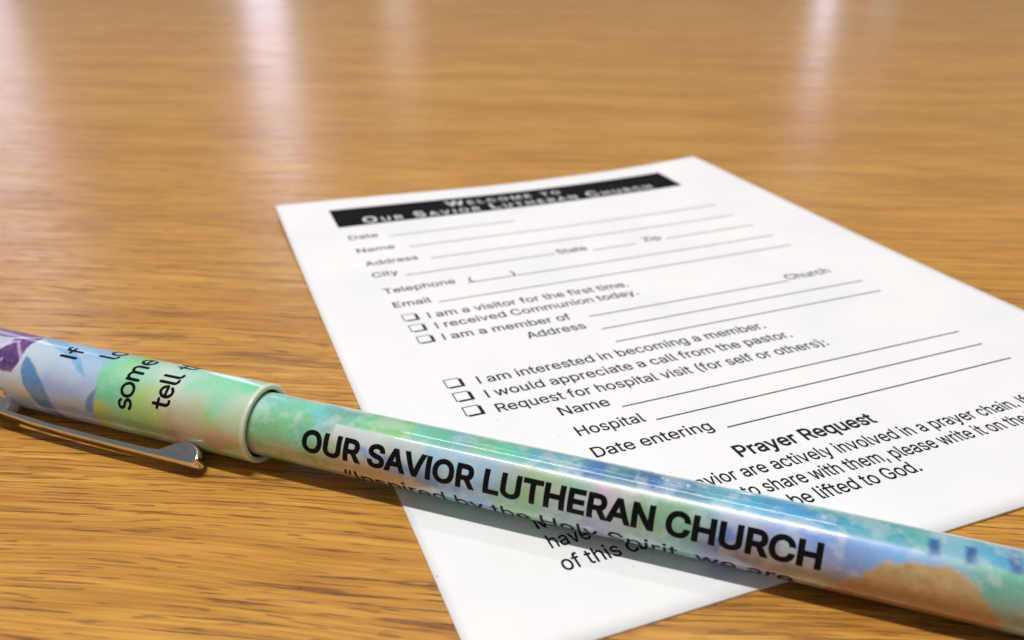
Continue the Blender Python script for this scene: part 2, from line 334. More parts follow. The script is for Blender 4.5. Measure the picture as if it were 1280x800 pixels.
# ---- lettering: glyph outlines (cubic splines, 1/1000 em) and a stroke alphabet
GLYPHS = json.loads(r'''{"&":[448,[[221,-7,197,-7,163,-7,135,-1,110,12,86,24,67,41,54,62,41,83,34,107,34,133,34,155,39,174,47,189,56,205,69,220,85,235,101,249,119,263,140,279,166,298,191,316,216,335,223,340,230,346,237,352,244,359,250,366,255,375,259,384,262,394,262,405,262,421,256,434,245,445,235,456,220,461,201,461,189,461,178,458,168,453,158,448,151,441,145,431,140,422,137,411,137,399,137,386,140,374,145,363,151,352,159,340,169,327,179,315,190,300,204,284,282,189,360,95,438,0,413,0,389,0,364,0,300,77,236,154,171,231,152,255,135,275,121,293,107,310,95,327,87,344,79,361,75,379,75,398,75,421,81,441,91,458,101,475,116,489,134,499,153,509,175,513,200,513,225,513,247,509,266,499,284,489,298,476,308,459,319,443,324,424,324,404,324,389,321,375,315,362,309,348,302,336,291,325,281,314,269,303,256,293,222,268,188,243,154,217,133,202,119,188,110,174,101,161,97,147,97,131,97,115,101,100,109,87,117,75,129,65,143,57,158,50,174,46,193,46,213,46,233,51,251,59,270,68,286,80,301,95,316,111,328,130,336,151,345,173,349,197,349,224,368,224,388,224,408,224,408,192,404,165,397,144,389,122,381,105,371,92,361,79,352,69,345,62,341,57,337,52,333,47,316,29,296,16,271,7,246,-2]]],"(":[273,[[89,156,89,207,89,244,93,283,101,324,108,364,119,404,132,441,145,479,160,511,177,539,196,539,216,539,236,539,219,504,204,467,191,428,178,389,168,351,161,313,155,276,151,240,151,207,151,176,154,146,160,115,166,83,176,51,188,16,201,-18,217,-56,236,-96,216,-96,196,-96,177,-96,148,-47,126,3,111,55,97,106]]],")":[273,[[57,-96,37,-96,57,-55,73,-17,86,18,98,53,107,85,113,116,119,147,122,177,122,207,122,240,118,276,112,313,105,351,95,389,82,428,70,467,55,504,37,539,57,539,77,539,97,539,113,511,128,479,142,441,155,404,165,364,173,323,180,283,184,244,184,207,184,156,177,104,161,53,146,2,125,-48,97,-96,77,-96]]],",":[188,[[53,-119,38,-119,48,-56,58,8,68,71,91,71,114,71,137,71,119,8,102,-56,84,-119,69,-119]]],".":[188,[[108,-4,95,-4,83,-4,72,0,63,9,54,18,50,28,50,41,50,54,54,65,63,73,72,82,83,87,95,87,108,87,119,82,128,73,137,65,141,54,141,41,141,28,137,18,128,9,119,0]]],":":[188,[[108,-4,95,-4,83,-4,72,0,63,9,54,18,50,28,50,41,50,54,54,65,63,73,72,82,83,87,95,87,108,87,119,82,128,73,137,65,141,54,141,41,141,28,137,18,128,9,119,0],[108,271,95,271,83,271,72,275,63,284,54,293,50,304,50,316,50,329,54,340,63,349,72,357,83,362,95,362,108,362,119,357,128,349,137,340,141,329,141,316,141,304,137,293,128,284,119,275]]],"A":[480,[[39,0,16,0,78,170,140,339,201,509,226,509,251,509,276,509,338,339,401,170,463,0,440,0,418,0,395,0,359,101,323,202,287,302,281,321,273,344,264,372,255,400,245,435,232,478,236,478,241,478,245,478,233,435,222,399,213,371,204,343,196,320,191,302,155,202,120,101,85,0,62,0],[197,142,110,142,110,161,110,180,110,199,197,199,283,199,370,199,370,180,370,161,370,142,283,142]]],"C":[510,[[293,-7,267,-7,223,-7,184,4,150,25,116,46,89,76,70,115,50,154,40,201,40,254,40,308,50,354,70,393,89,432,116,462,150,484,184,505,223,516,267,516,293,516,317,512,340,504,363,497,384,486,402,471,420,457,436,439,448,418,460,398,468,374,473,348,451,348,430,348,408,348,404,366,398,381,389,395,381,408,370,419,357,428,345,438,331,444,315,449,300,454,284,456,267,456,236,456,208,448,184,432,159,417,139,394,125,364,111,334,103,297,103,254,103,211,111,175,125,145,140,115,159,92,184,76,209,61,236,53,267,53,284,53,300,55,315,60,331,65,345,71,357,81,370,90,381,101,389,114,398,128,404,143,408,160,430,160,451,160,473,160,469,135,460,111,448,91,436,70,421,52,402,38,384,23,363,12,341,5,318,-3]]],"D":[502,[[271,0,219,0,178,0,137,0,96,0,96,19,96,38,96,57,136,57,175,57,215,57,256,57,291,65,318,81,345,97,366,119,379,149,392,179,399,214,399,255,399,296,392,331,379,361,366,390,346,412,320,428,293,444,260,452,221,452,178,452,136,452,93,452,93,471,93,490,93,509,137,509,181,509,225,509,275,509,317,499,353,478,388,458,415,429,433,391,452,353,462,308,462,255,462,202,452,157,433,119,414,81,387,51,351,31,314,10],[103,509,125,509,125,339,125,170,125,0,103,0,82,0,60,0,60,170,60,339,60,509,82,509]]],"E":[419,[[165,0,60,0,60,170,60,339,60,509,164,509,268,509,372,509,372,490,372,471,372,452,290,452,207,452,125,452,125,396,125,341,125,286,202,286,278,286,355,286,355,267,355,248,355,229,278,229,202,229,125,229,125,172,125,114,125,57,208,57,292,57,375,57,375,38,375,19,375,0,270,0]]],"G":[520,[[309,-7,269,-7,223,-7,184,4,149,25,115,46,88,77,69,116,50,155,40,201,40,254,40,308,50,354,69,393,88,432,115,462,149,484,183,505,221,516,265,516,292,516,317,512,340,504,364,496,385,484,403,469,422,454,437,437,449,416,461,396,470,373,474,349,452,349,430,349,408,349,403,365,396,380,387,393,379,406,368,417,356,427,344,436,330,444,315,448,300,453,283,456,265,456,235,456,208,448,183,432,159,417,139,394,125,364,111,334,103,297,103,254,103,211,111,175,125,145,140,115,159,92,184,76,209,61,237,53,269,53,297,53,323,59,345,71,367,83,384,101,396,123,409,146,415,172,415,202,421,201,428,200,434,199,384,199,333,199,283,199,283,218,283,237,283,256,348,256,413,256,478,256,478,237,478,219,478,200,478,158,469,122,451,91,433,60,408,36,377,19,345,2]]],"H":[517,[[82,0,60,0,60,170,60,339,60,509,82,509,103,509,125,509,125,435,125,362,125,289,214,289,303,289,392,289,392,362,392,435,392,509,414,509,435,509,457,509,457,339,457,170,457,0,435,0,414,0,392,0,392,77,392,155,392,232,303,232,214,232,125,232,125,155,125,77,125,0,103,0]]],"I":[186,[[81,0,60,0,60,169,60,339,60,509,81,509,103,509,125,509,125,339,125,169,125,0,103,0]]],"L":[393,[[160,0,60,0,60,170,60,339,60,509,82,509,103,509,125,509,125,358,125,208,125,57,203,57,282,57,361,57,361,38,361,19,361,0,261,0]]],"M":[628,[[81,0,60,0,60,170,60,339,60,509,91,509,121,509,152,509,193,402,235,294,277,187,280,180,284,170,287,159,291,148,295,136,299,123,303,110,307,97,311,84,315,71,319,59,322,49,317,49,312,49,307,49,310,59,314,70,318,83,322,95,326,108,330,121,334,134,338,147,342,158,346,170,349,179,352,187,394,294,435,402,476,509,507,509,537,509,568,509,568,339,568,170,568,0,547,0,525,0,504,0,504,97,504,194,504,291,504,302,504,314,504,327,505,340,505,354,505,369,505,383,506,398,506,413,506,428,507,443,507,457,509,457,511,457,513,457,508,441,503,426,498,409,492,393,487,378,482,363,477,348,472,334,467,322,463,309,459,299,456,291,418,194,380,97,342,0,323,0,305,0,286,0,248,97,209,194,170,291,167,299,163,309,159,321,155,333,150,346,145,361,140,376,135,391,129,408,124,424,118,441,112,457,114,457,117,457,119,457,119,444,120,431,120,416,120,401,121,387,121,372,121,357,121,342,122,328,122,315,122,302,122,291,122,194,122,97,122,0,101,0]]],"N":[523,[[82,0,60,0,60,170,60,339,60,509,85,509,111,509,136,509,205,400,274,291,343,183,349,174,355,164,363,151,370,138,379,123,388,107,396,90,405,73,414,55,411,55,408,54,405,54,403,72,401,90,401,108,400,126,399,142,399,157,399,172,399,185,399,195,399,300,399,404,399,509,420,509,442,509,463,509,463,339,463,170,463,0,438,0,412,0,387,0,325,97,264,193,202,290,194,303,186,316,177,331,169,345,159,362,148,381,137,400,123,424,108,452,111,453,115,453,119,454,120,428,121,405,122,384,123,362,124,344,124,328,125,312,125,300,125,291,125,194,125,97,125,0,103,0]]],"O":[533,[[311,-7,267,-7,223,-7,184,4,150,25,116,46,90,76,70,115,50,154,40,201,40,254,40,308,50,354,70,393,90,432,116,462,150,484,184,505,223,516,267,516,311,516,350,505,384,484,418,462,444,432,464,393,483,354,493,308,493,254,493,201,483,154,464,115,444,76,418,46,384,25,350,4],[236,53,267,53,297,53,325,61,349,76,374,91,394,114,408,144,423,174,430,211,430,254,430,298,423,335,408,365,394,395,374,417,349,433,325,448,297,456,267,456,236,456,209,448,184,433,159,417,140,394,125,364,111,334,103,297,103,254,103,211,111,174,125,144,140,114,159,92,184,76,209,61]]],"P":[445,[[82,0,60,0,60,170,60,339,60,509,118,509,177,509,235,509,274,509,307,502,332,487,358,473,377,454,390,430,402,405,409,378,409,348,409,317,402,290,390,265,377,241,358,222,332,207,307,193,274,186,235,186,193,186,151,186,109,186,109,205,109,224,109,242,150,242,191,242,233,242,259,242,281,247,297,256,313,265,325,278,333,294,341,310,344,328,344,348,344,368,341,386,333,402,325,417,313,430,297,439,280,448,259,452,232,452,196,452,160,452,125,452,125,301,125,151,125,0,103,0]]],"R":[449,[[82,0,60,0,60,170,60,339,60,509,119,509,177,509,236,509,275,509,307,502,333,489,359,475,378,457,390,433,403,410,409,382,409,352,409,321,403,295,390,271,378,248,359,230,333,217,307,204,275,198,236,198,189,198,143,198,96,198,96,217,96,236,96,255,142,255,188,255,234,255,260,255,281,259,298,267,314,275,326,286,334,300,341,315,345,332,345,352,345,372,341,390,334,405,326,420,314,431,298,440,281,448,259,452,233,452,197,452,161,452,125,452,125,301,125,151,125,0,103,0],[378,0,353,0,312,76,271,153,230,229,254,229,279,229,303,229,344,153,386,76,428,0,403,0]]],"S":[447,[[263,-9,224,-9,187,-9,155,-3,128,9,100,21,79,38,64,60,49,82,40,107,38,137,60,137,82,137,104,137,106,117,112,101,123,88,134,75,149,65,166,59,184,52,203,49,224,49,247,49,268,53,286,60,304,68,319,78,329,92,340,105,346,121,346,139,346,155,341,169,332,179,323,189,311,198,296,205,281,211,264,217,245,222,224,228,204,234,184,239,142,251,109,268,86,289,63,311,52,339,52,372,52,401,60,426,75,448,90,469,111,486,138,498,164,510,194,516,227,516,261,516,290,510,316,498,342,486,362,469,377,449,392,428,400,404,401,378,380,378,358,378,337,378,335,403,323,423,302,437,281,451,256,459,225,459,203,459,184,455,167,448,151,441,138,431,129,418,120,406,115,391,115,376,115,358,120,344,131,334,142,323,154,314,169,308,184,302,199,297,212,293,230,289,247,284,264,279,279,275,295,270,312,264,328,257,344,248,359,238,373,227,385,214,395,198,404,181,408,162,408,139,408,111,401,86,386,64,372,41,351,24,323,11,296,-2]]],"T":[449,[[85,452,32,452,32,471,32,490,32,509,160,509,288,509,417,509,417,490,417,471,417,452,363,452,310,452,257,452,257,301,257,151,257,0,235,0,214,0,193,0,193,151,193,301,193,452,139,452]]],"U":[517,[[299,-8,259,-8,219,-8,184,0,154,15,124,31,101,53,85,80,68,107,60,138,60,173,60,285,60,397,60,509,81,509,103,509,124,509,124,399,124,288,124,178,124,154,130,132,141,113,152,94,167,79,187,68,207,57,231,52,259,52,287,52,311,57,331,68,351,79,366,94,377,113,387,132,393,154,393,178,393,288,393,399,393,509,414,509,436,509,457,509,457,397,457,285,457,173,457,138,449,107,433,80,416,53,393,31,363,15,334,0]]],"V":[480,[[229,0,204,0,141,170,79,339,16,509,39,509,62,509,84,509,120,408,156,307,192,206,198,189,206,166,215,137,224,109,235,73,248,31,243,31,239,31,235,31,247,74,258,110,267,138,276,166,284,189,290,206,325,307,360,408,395,509,417,509,440,509,463,509,401,339,340,170,278,0,253,0]]],"W":[686,[[180,0,155,0,109,170,63,339,16,509,38,509,60,509,82,509,109,404,136,300,163,196,168,179,172,163,175,145,179,128,183,111,187,94,190,76,194,58,197,40,194,40,192,40,189,40,193,58,196,76,200,94,203,111,207,128,211,145,215,163,220,179,224,196,251,300,279,404,306,509,331,509,355,509,380,509,407,404,434,300,462,196,466,179,470,163,474,145,478,128,482,111,486,94,490,76,494,58,497,40,494,40,491,40,488,40,492,58,495,76,499,94,502,111,506,128,510,145,515,163,519,179,523,196,550,300,576,404,603,509,625,509,647,509,670,509,623,339,577,170,530,0,505,0,480,0,455,0,426,108,397,215,368,323,362,344,357,367,351,391,346,416,341,444,336,475,341,475,345,475,350,475,345,445,340,419,335,395,330,371,324,347,318,323,289,215,260,108,230,0,205,0]]],"Z":[438,[[161,0,42,0,42,15,42,31,42,46,119,159,196,272,273,385,284,400,295,415,306,431,318,446,329,461,341,476,343,469,346,461,348,454,327,453,306,453,285,452,264,452,244,452,223,452,162,452,101,452,40,452,40,471,40,490,40,509,159,509,278,509,397,509,397,493,397,477,397,462,321,351,245,240,169,129,158,113,146,97,134,81,122,65,110,49,97,33,95,40,93,47,90,54,111,55,132,56,152,57,173,57,193,57,214,57,276,57,338,57,399,57,399,38,399,19,399,0,280,0]]],"a":[389,[[182,-9,160,-9,136,-9,114,-4,94,5,75,14,59,27,48,45,36,62,30,83,30,108,30,130,35,147,43,161,52,175,63,185,78,193,92,201,108,207,125,211,143,215,160,218,178,220,201,223,219,225,234,227,248,228,258,231,265,235,272,239,276,245,276,255,276,255,276,256,276,257,276,272,273,286,267,297,261,308,252,316,240,322,228,328,213,331,196,331,178,331,162,328,149,322,136,317,126,309,118,301,110,292,104,283,100,274,80,280,61,285,41,291,50,314,62,332,79,346,95,360,113,369,133,375,153,381,173,384,194,384,208,384,223,383,239,379,255,376,271,370,286,360,301,351,313,338,322,320,332,303,337,280,337,251,337,168,337,84,337,0,317,0,297,0,277,0,277,17,277,35,277,52,275,52,274,52,272,52,268,43,261,34,252,25,243,15,230,7,215,1,200,-5],[155,45,170,45,193,45,212,50,228,59,243,68,255,79,263,93,271,107,276,122,276,138,276,155,276,173,276,190,273,187,268,184,259,182,251,180,242,178,231,176,221,174,210,172,200,171,190,170,182,169,175,168,161,166,147,163,134,159,121,154,111,148,103,139,96,131,92,119,92,105,92,92,95,81,102,72,109,63,118,57,130,52,142,48]]],"b":[424,[[261,-8,229,-8,206,-8,187,-4,172,4,158,12,146,21,138,31,129,42,123,51,118,59,116,59,114,59,112,59,112,39,112,20,112,0,92,0,72,0,53,0,53,170,53,339,53,509,73,509,93,509,114,509,114,446,114,382,114,319,115,319,117,319,118,319,123,327,129,336,137,346,145,356,157,365,171,373,186,381,205,384,229,384,261,384,289,376,313,361,337,345,356,322,370,293,383,263,390,229,390,189,390,149,383,114,370,84,356,55,337,32,313,16,289,0],[197,47,220,47,244,47,263,53,279,66,295,78,308,95,316,117,324,138,328,162,328,189,328,216,324,240,316,261,308,282,296,299,280,311,264,324,244,330,220,330,197,330,177,324,161,312,145,300,133,284,125,263,117,242,113,217,113,189,113,161,117,136,125,115,133,94,146,77,162,65,178,53]]],"c":[396,[[226,-8,207,-8,173,-8,143,0,117,16,91,33,71,56,56,85,41,114,34,149,34,187,34,227,41,262,56,291,71,321,91,343,117,360,143,376,173,384,207,384,226,384,243,382,260,377,276,372,292,365,305,356,319,347,330,335,340,322,350,309,357,294,362,277,342,272,322,267,303,262,300,272,296,281,290,289,285,297,278,305,270,311,262,317,253,322,242,325,232,328,220,330,207,330,182,330,161,323,145,310,129,297,116,280,108,258,100,237,96,213,96,187,96,162,100,139,108,117,116,96,129,79,145,66,161,53,182,46,207,46,220,46,232,48,243,52,253,55,263,60,271,66,279,72,286,80,292,89,297,97,301,107,304,117,324,112,343,107,363,102,358,85,351,70,341,56,332,43,320,31,306,21,293,12,277,4,261,-1,244,-6]]],"d":[424,[[219,-8,195,-8,164,-8,136,0,111,16,87,32,68,55,55,84,41,114,34,149,34,189,34,229,41,263,55,293,69,322,88,345,112,361,136,376,164,384,196,384,219,384,238,381,253,373,268,365,279,356,287,346,296,336,302,327,306,319,308,319,309,319,311,319,311,382,311,446,311,509,331,509,351,509,372,509,372,339,372,170,372,0,352,0,332,0,313,0,313,20,313,39,313,59,311,59,309,59,307,59,302,51,295,42,287,31,278,21,267,12,252,4,238,-4],[181,47,205,47,227,47,247,53,263,65,279,77,291,94,299,115,308,136,312,161,312,189,312,217,308,242,300,263,292,284,279,300,263,312,247,324,228,330,205,330,181,330,161,324,145,311,129,299,116,282,108,261,100,240,96,216,96,189,96,162,100,138,109,117,117,95,129,78,145,66,161,53]]],"e":[404,[[238,-8,212,-8,175,-8,143,0,117,16,90,33,70,56,56,85,41,114,34,148,34,187,34,226,41,260,55,290,69,319,89,343,115,359,141,376,171,384,205,384,226,384,246,381,266,374,285,367,303,356,319,341,335,326,348,306,357,282,366,258,371,228,371,194,371,186,371,178,371,169,272,169,174,169,75,169,75,187,75,204,75,221,163,221,250,221,338,221,329,215,319,208,310,202,310,227,306,249,298,269,290,288,278,303,263,314,247,325,228,330,205,330,182,330,163,325,146,313,130,302,118,288,109,270,100,251,96,232,96,211,96,200,96,189,96,178,96,150,101,126,110,106,120,87,134,72,151,61,168,51,189,46,212,46,228,46,241,48,254,53,266,57,277,64,285,73,294,82,301,93,306,105,325,101,345,96,365,91,359,71,349,54,335,39,321,24,303,13,283,4,262,-4]]],"f":[254,[[154,379,228,379,228,362,228,344,228,327,154,327,80,327,6,327,6,344,6,362,6,379,80,379],[101,0,81,0,81,144,81,288,81,432,81,453,86,471,96,486,106,500,119,511,135,519,152,526,169,530,187,530,201,530,213,529,222,527,232,525,238,523,243,521,238,503,233,486,227,468,224,470,220,471,215,472,210,473,203,474,195,474,176,474,163,469,154,460,146,451,142,437,142,419,142,279,142,140,142,0,121,0]]],"g":[425,[[238,-151,207,-151,179,-151,155,-147,134,-140,113,-132,96,-123,82,-110,69,-98,58,-84,51,-69,67,-60,84,-50,101,-41,107,-49,113,-57,122,-66,130,-75,141,-82,154,-88,168,-94,186,-97,207,-97,238,-97,263,-90,282,-75,302,-60,311,-37,311,-6,311,19,311,44,311,68,310,68,308,68,306,68,301,60,295,51,287,41,278,32,267,23,252,16,238,8,219,5,195,5,164,5,137,12,113,27,88,41,69,62,55,90,41,118,34,152,34,191,34,230,41,264,55,293,69,322,88,345,112,361,137,376,165,384,196,384,220,384,239,381,253,373,268,365,280,356,288,346,297,336,303,327,308,319,309,319,311,319,313,319,313,339,313,359,313,379,333,379,353,379,372,379,372,250,372,121,372,-9,372,-42,365,-69,350,-90,335,-111,316,-126,291,-136,266,-146],[181,59,205,59,228,59,248,64,264,75,280,86,292,101,300,121,308,141,312,165,312,193,312,220,308,243,300,264,292,284,280,301,264,312,248,324,228,330,205,330,181,330,161,324,145,312,129,299,117,283,109,262,100,242,96,219,96,193,96,166,100,143,109,123,117,103,129,87,145,76,162,65]]],"h":[410,[[114,249,114,227,114,151,114,76,114,0,93,0,73,0,53,0,53,170,53,339,53,509,73,509,93,509,114,509,114,435,114,361,114,287,110,287,106,287,102,287,114,322,131,347,152,362,174,377,199,384,227,384,253,384,276,379,295,369,315,358,330,342,341,321,352,299,357,273,357,240,357,160,357,80,357,0,337,0,316,0,296,0,296,78,296,157,296,235,296,265,288,288,273,304,258,321,237,329,210,329,192,329,175,325,161,317,146,309,135,298,126,283,118,267]]],"i":[167,[[73,0,53,0,53,126,53,253,53,379,73,379,93,379,114,379,114,253,114,126,114,0,93,0],[95,443,84,443,72,443,62,447,54,455,45,462,41,472,41,483,41,494,45,504,54,512,62,520,72,524,84,524,95,524,106,520,114,512,122,504,126,494,126,483,126,472,122,462,114,455,106,447]]],"k":[381,[[132,158,110,137,110,162,110,187,110,212,113,212,117,212,121,212,175,268,230,323,284,379,310,379,335,379,360,379,301,319,243,259,184,199,182,199,179,199,177,199,155,178],[73,0,53,0,53,170,53,339,53,509,73,509,93,509,114,509,114,339,114,170,114,0,93,0],[320,0,294,0,245,62,197,124,148,186,162,200,177,214,191,229,252,152,312,76,372,0,346,0]]],"l":[189,[[147,-2,139,-2,110,-2,88,5,74,20,60,35,53,57,53,84,53,226,53,367,53,509,73,509,93,509,114,509,114,372,114,235,114,99,114,81,116,69,120,62,125,55,133,52,146,52,152,52,157,52,160,53,164,53,167,54,170,54,173,37,177,20,181,3,175,1,169,0,162,-1,154,-2]]],"m":[610,[[73,0,53,0,53,126,53,253,53,379,72,379,92,379,112,379,112,351,112,323,112,295,111,295,109,295,108,295,113,316,121,332,132,346,144,359,157,369,172,376,187,383,203,386,219,386,247,386,270,378,287,361,305,344,316,322,321,295,318,295,315,295,312,295,317,313,325,329,337,343,349,357,364,367,381,375,398,382,416,386,437,386,459,386,479,381,497,372,515,362,530,348,541,328,551,309,557,285,557,255,557,170,557,85,557,0,536,0,516,0,496,0,496,85,496,169,496,254,496,281,488,301,473,313,457,325,439,330,419,330,402,330,387,327,374,320,362,313,352,303,345,290,339,278,335,263,335,247,335,165,335,82,335,0,315,0,295,0,274,0,274,87,274,173,274,260,274,281,267,298,253,311,239,324,221,330,199,330,185,330,171,327,158,320,144,313,134,303,126,289,118,276,114,258,114,238,114,159,114,79,114,0,93,0]]],"n":[410,[[114,249,114,227,114,151,114,76,114,0,93,0,73,0,53,0,53,126,53,253,53,379,72,379,92,379,112,379,112,349,112,318,112,287,109,287,106,287,102,287,114,322,131,347,152,362,174,377,199,384,227,384,253,384,276,379,295,369,314,358,330,342,341,321,352,299,357,273,357,240,357,160,357,80,357,0,337,0,316,0,296,0,296,78,296,157,296,235,296,265,288,288,273,304,258,321,237,329,210,329,192,329,175,325,161,317,146,309,135,298,126,283,118,267]]],"o":[415,[[242,-8,207,-8,173,-8,143,0,117,16,91,33,71,56,56,85,41,114,34,149,34,187,34,227,41,262,56,291,71,321,91,343,117,360,143,376,173,384,207,384,242,384,273,376,299,360,325,343,345,321,359,291,374,262,381,227,381,187,381,149,374,114,359,85,345,56,325,33,299,16,273,0],[182,46,207,46,233,46,254,53,270,66,287,79,299,96,307,117,315,139,319,162,319,187,319,213,315,236,307,258,299,280,287,297,270,310,254,323,233,330,207,330,182,330,161,323,145,310,129,297,116,280,108,258,100,237,96,213,96,187,96,162,100,139,108,117,116,96,129,79,145,66,161,53]]],"p":[424,[[73,-143,53,-143,53,31,53,205,53,379,72,379,92,379,112,379,112,359,112,339,112,319,114,319,116,319,118,319,123,327,129,336,137,346,145,356,157,365,171,373,186,381,205,384,229,384,261,384,289,376,313,361,337,345,356,322,370,293,383,263,390,229,390,189,390,149,383,114,370,84,356,55,337,32,313,16,289,0,261,-8,229,-8,206,-8,187,-4,173,4,158,12,146,21,138,31,130,42,123,51,118,59,117,59,115,59,114,59,114,-8,114,-76,114,-143,93,-143],[197,47,220,47,244,47,263,53,279,66,295,78,308,95,316,117,324,138,328,162,328,189,328,216,324,240,316,261,308,282,296,299,280,311,264,324,244,330,220,330,197,330,177,324,161,312,145,300,133,284,125,263,117,242,113,217,113,189,113,161,117,136,125,115,133,94,146,77,162,65,178,53]]],"q":[424,[[372,31,372,-143,351,-143,331,-143,311,-143,311,-76,311,-8,311,59,309,59,308,59,306,59,302,51,295,42,287,31,278,21,267,12,252,4,238,-4,219,-8,195,-8,164,-8,136,0,111,16,87,32,68,55,55,84,41,114,34,149,34,189,34,229,41,263,55,293,69,322,88,345,112,361,136,376,164,384,196,384,219,384,238,381,253,373,268,365,279,356,287,346,296,336,302,327,307,319,309,319,311,319,313,319,313,339,313,359,313,379,332,379,352,379,372,379,372,205],[181,47,205,47,227,47,247,53,263,65,279,77,291,94,299,115,308,136,312,161,312,189,312,217,308,242,300,263,292,284,279,300,263,312,247,324,228,330,205,330,181,330,161,324,145,311,129,299,116,282,108,261,100,240,96,216,96,189,96,162,100,138,109,117,117,95,129,78,145,66,161,53]]],"r":[259,[[73,0,53,0,53,126,53,253,53,379,72,379,92,379,112,379,112,360,112,340,112,321,113,321,114,321,115,321,122,340,135,355,152,367,170,379,190,385,213,385,218,385,223,385,229,384,235,384,240,384,243,384,243,363,243,343,243,322,242,323,237,323,230,324,223,325,215,326,207,326,189,326,173,322,159,315,145,307,134,297,126,284,118,270,114,255,114,237,114,158,114,79,114,0,93,0]]],"s":[365,[[211,-8,182,-8,156,-8,133,-4,112,3,92,11,75,23,62,38,49,53,40,72,36,94,55,98,74,102,94,107,99,86,109,70,124,60,139,50,158,45,181,45,208,45,229,51,244,62,260,74,268,87,268,103,268,116,263,127,254,136,245,144,231,151,212,155,191,160,170,165,149,170,115,178,89,191,72,208,55,225,47,247,47,274,47,296,53,315,65,332,77,348,94,361,115,370,136,380,160,384,187,384,213,384,235,380,254,372,272,365,287,353,299,339,310,325,319,309,324,290,305,286,287,281,268,277,263,292,255,304,243,316,230,327,212,333,187,333,165,333,146,327,131,317,116,306,109,293,109,277,109,263,114,252,124,243,134,235,150,228,172,223,191,218,210,214,229,209,264,201,290,188,306,171,323,154,331,133,331,107,331,84,325,64,312,47,300,30,282,16,260,6,237,-3]]],"t":[227,[[138,379,204,379,204,362,204,344,204,327,138,327,72,327,6,327,6,344,6,362,6,379,72,379],[65,345,65,471,85,471,106,471,126,471,126,347,126,222,126,98,126,81,129,69,136,61,143,54,154,50,170,50,174,50,179,50,185,51,191,52,197,53,202,54,206,36,209,19,213,2,207,0,200,-2,192,-3,184,-4,176,-4,168,-4,136,-4,110,4,92,21,74,38,65,62,65,93,65,219]]],"u":[410,[[211,-5,182,-5,157,-5,134,0,115,11,95,21,80,37,69,59,58,80,53,107,53,139,53,219,53,299,53,379,73,379,93,379,114,379,114,301,114,222,114,144,114,114,121,91,137,75,152,58,173,50,200,50,218,50,235,54,249,62,264,70,275,81,283,97,292,112,296,131,296,153,296,228,296,304,296,379,316,379,337,379,357,379,357,253,357,126,357,0,337,0,318,0,298,0,298,31,298,61,298,92,301,92,304,92,307,92,295,57,279,32,257,17,235,2]]],"v":[389,[[184,0,163,0,114,126,66,253,17,379,40,379,62,379,84,379,111,305,138,230,165,155,174,132,181,110,187,87,193,64,199,42,206,21,198,21,191,21,184,21,191,42,197,64,203,87,209,110,216,132,224,155,251,230,278,305,305,379,327,379,349,379,371,379,323,253,275,126,226,0,205,0]]],"w":[567,[[158,0,138,0,99,126,61,253,23,379,44,379,66,379,87,379,103,324,118,269,133,214,140,191,147,165,154,137,161,108,168,76,175,41,172,41,168,41,165,41,172,75,179,106,186,135,193,163,199,190,206,214,221,269,237,324,252,379,273,379,295,379,316,379,332,324,347,269,362,214,368,190,375,164,382,136,388,107,395,76,402,41,399,41,395,41,391,41,399,75,406,107,413,135,420,164,427,190,434,214,449,269,465,324,480,379,502,379,523,379,545,379,506,253,468,126,429,0,409,0,389,0,368,0,352,57,335,114,319,172,314,189,309,207,305,225,300,243,295,261,291,280,286,299,281,318,277,338,281,338,286,338,291,338,286,319,281,299,277,280,272,261,267,243,263,225,258,206,253,189,248,172,231,114,215,57,199,0,178,0]]],"y":[389,[[51,-140,47,-139,52,-121,57,-103,61,-86,65,-86,68,-87,71,-87,83,-90,94,-91,104,-89,114,-87,122,-82,130,-74,138,-66,145,-53,151,-36,155,-24,159,-13,163,-1,114,126,66,252,17,379,40,379,62,379,84,379,111,305,138,230,165,155,174,132,181,109,187,87,193,64,199,42,206,21,198,21,191,21,184,21,190,42,196,64,202,87,209,110,216,132,224,155,251,230,278,305,305,379,327,379,349,379,371,379,316,234,260,88,204,-58,196,-78,187,-94,177,-107,166,-120,153,-129,139,-136,125,-142,109,-145,91,-145,81,-145,72,-144,65,-143,57,-142]]],"\u201c":[300,[[75,318,52,318,69,382,87,445,104,509,120,509,135,509,151,509,141,445,131,382,121,318,98,318],[198,318,175,318,192,382,210,445,228,509,243,509,259,509,274,509,264,445,254,382,244,318,221,318]]],"\u201d":[300,[[67,318,52,318,62,382,72,445,82,509,105,509,128,509,151,509,133,445,116,382,98,318,83,318],[190,318,175,318,185,382,195,445,205,509,228,509,251,509,274,509,257,445,239,382,222,318,206,318]]]," ":[188,[]]}''')
CAPH = 0.509
_gcache = {}
def contour(pts, steps=5):
    n = len(pts) // 6; out = []
    P = [(pts[6 * i:6 * i + 2], pts[6 * i + 2:6 * i + 4], pts[6 * i + 4:6 * i + 6]) for i in range(n)]
    for i in range(n):
        p0 = P[i][1]; p1 = P[i][2]; p2 = P[(i + 1) % n][0]; p3 = P[(i + 1) % n][1]
        d1 = (p1[0] - p0[0], p1[1] - p0[1]); d3 = (p3[0] - p0[0], p3[1] - p0[1])
        c1 = abs(d1[0] * d3[1] - d1[1] * d3[0]); d2 = (p2[0] - p0[0], p2[1] - p0[1]); c2 = abs(d2[0] * d3[1] - d2[1] * d3[0])
        L = math.hypot(*d3) + 1e-9
        k = 1 if max(c1, c2) / L < 1.5 else steps
        for s in range(k):
            t = s / k; a = (1 - t) ** 3; b_ = 3 * t * (1 - t) ** 2; c = 3 * t * t * (1 - t); d = t ** 3
            out.append((a * p0[0] + b_ * p1[0] + c * p2[0] + d * p3[0], a * p0[1] + b_ * p1[1] + c * p2[1] + d * p3[1]))
    return out
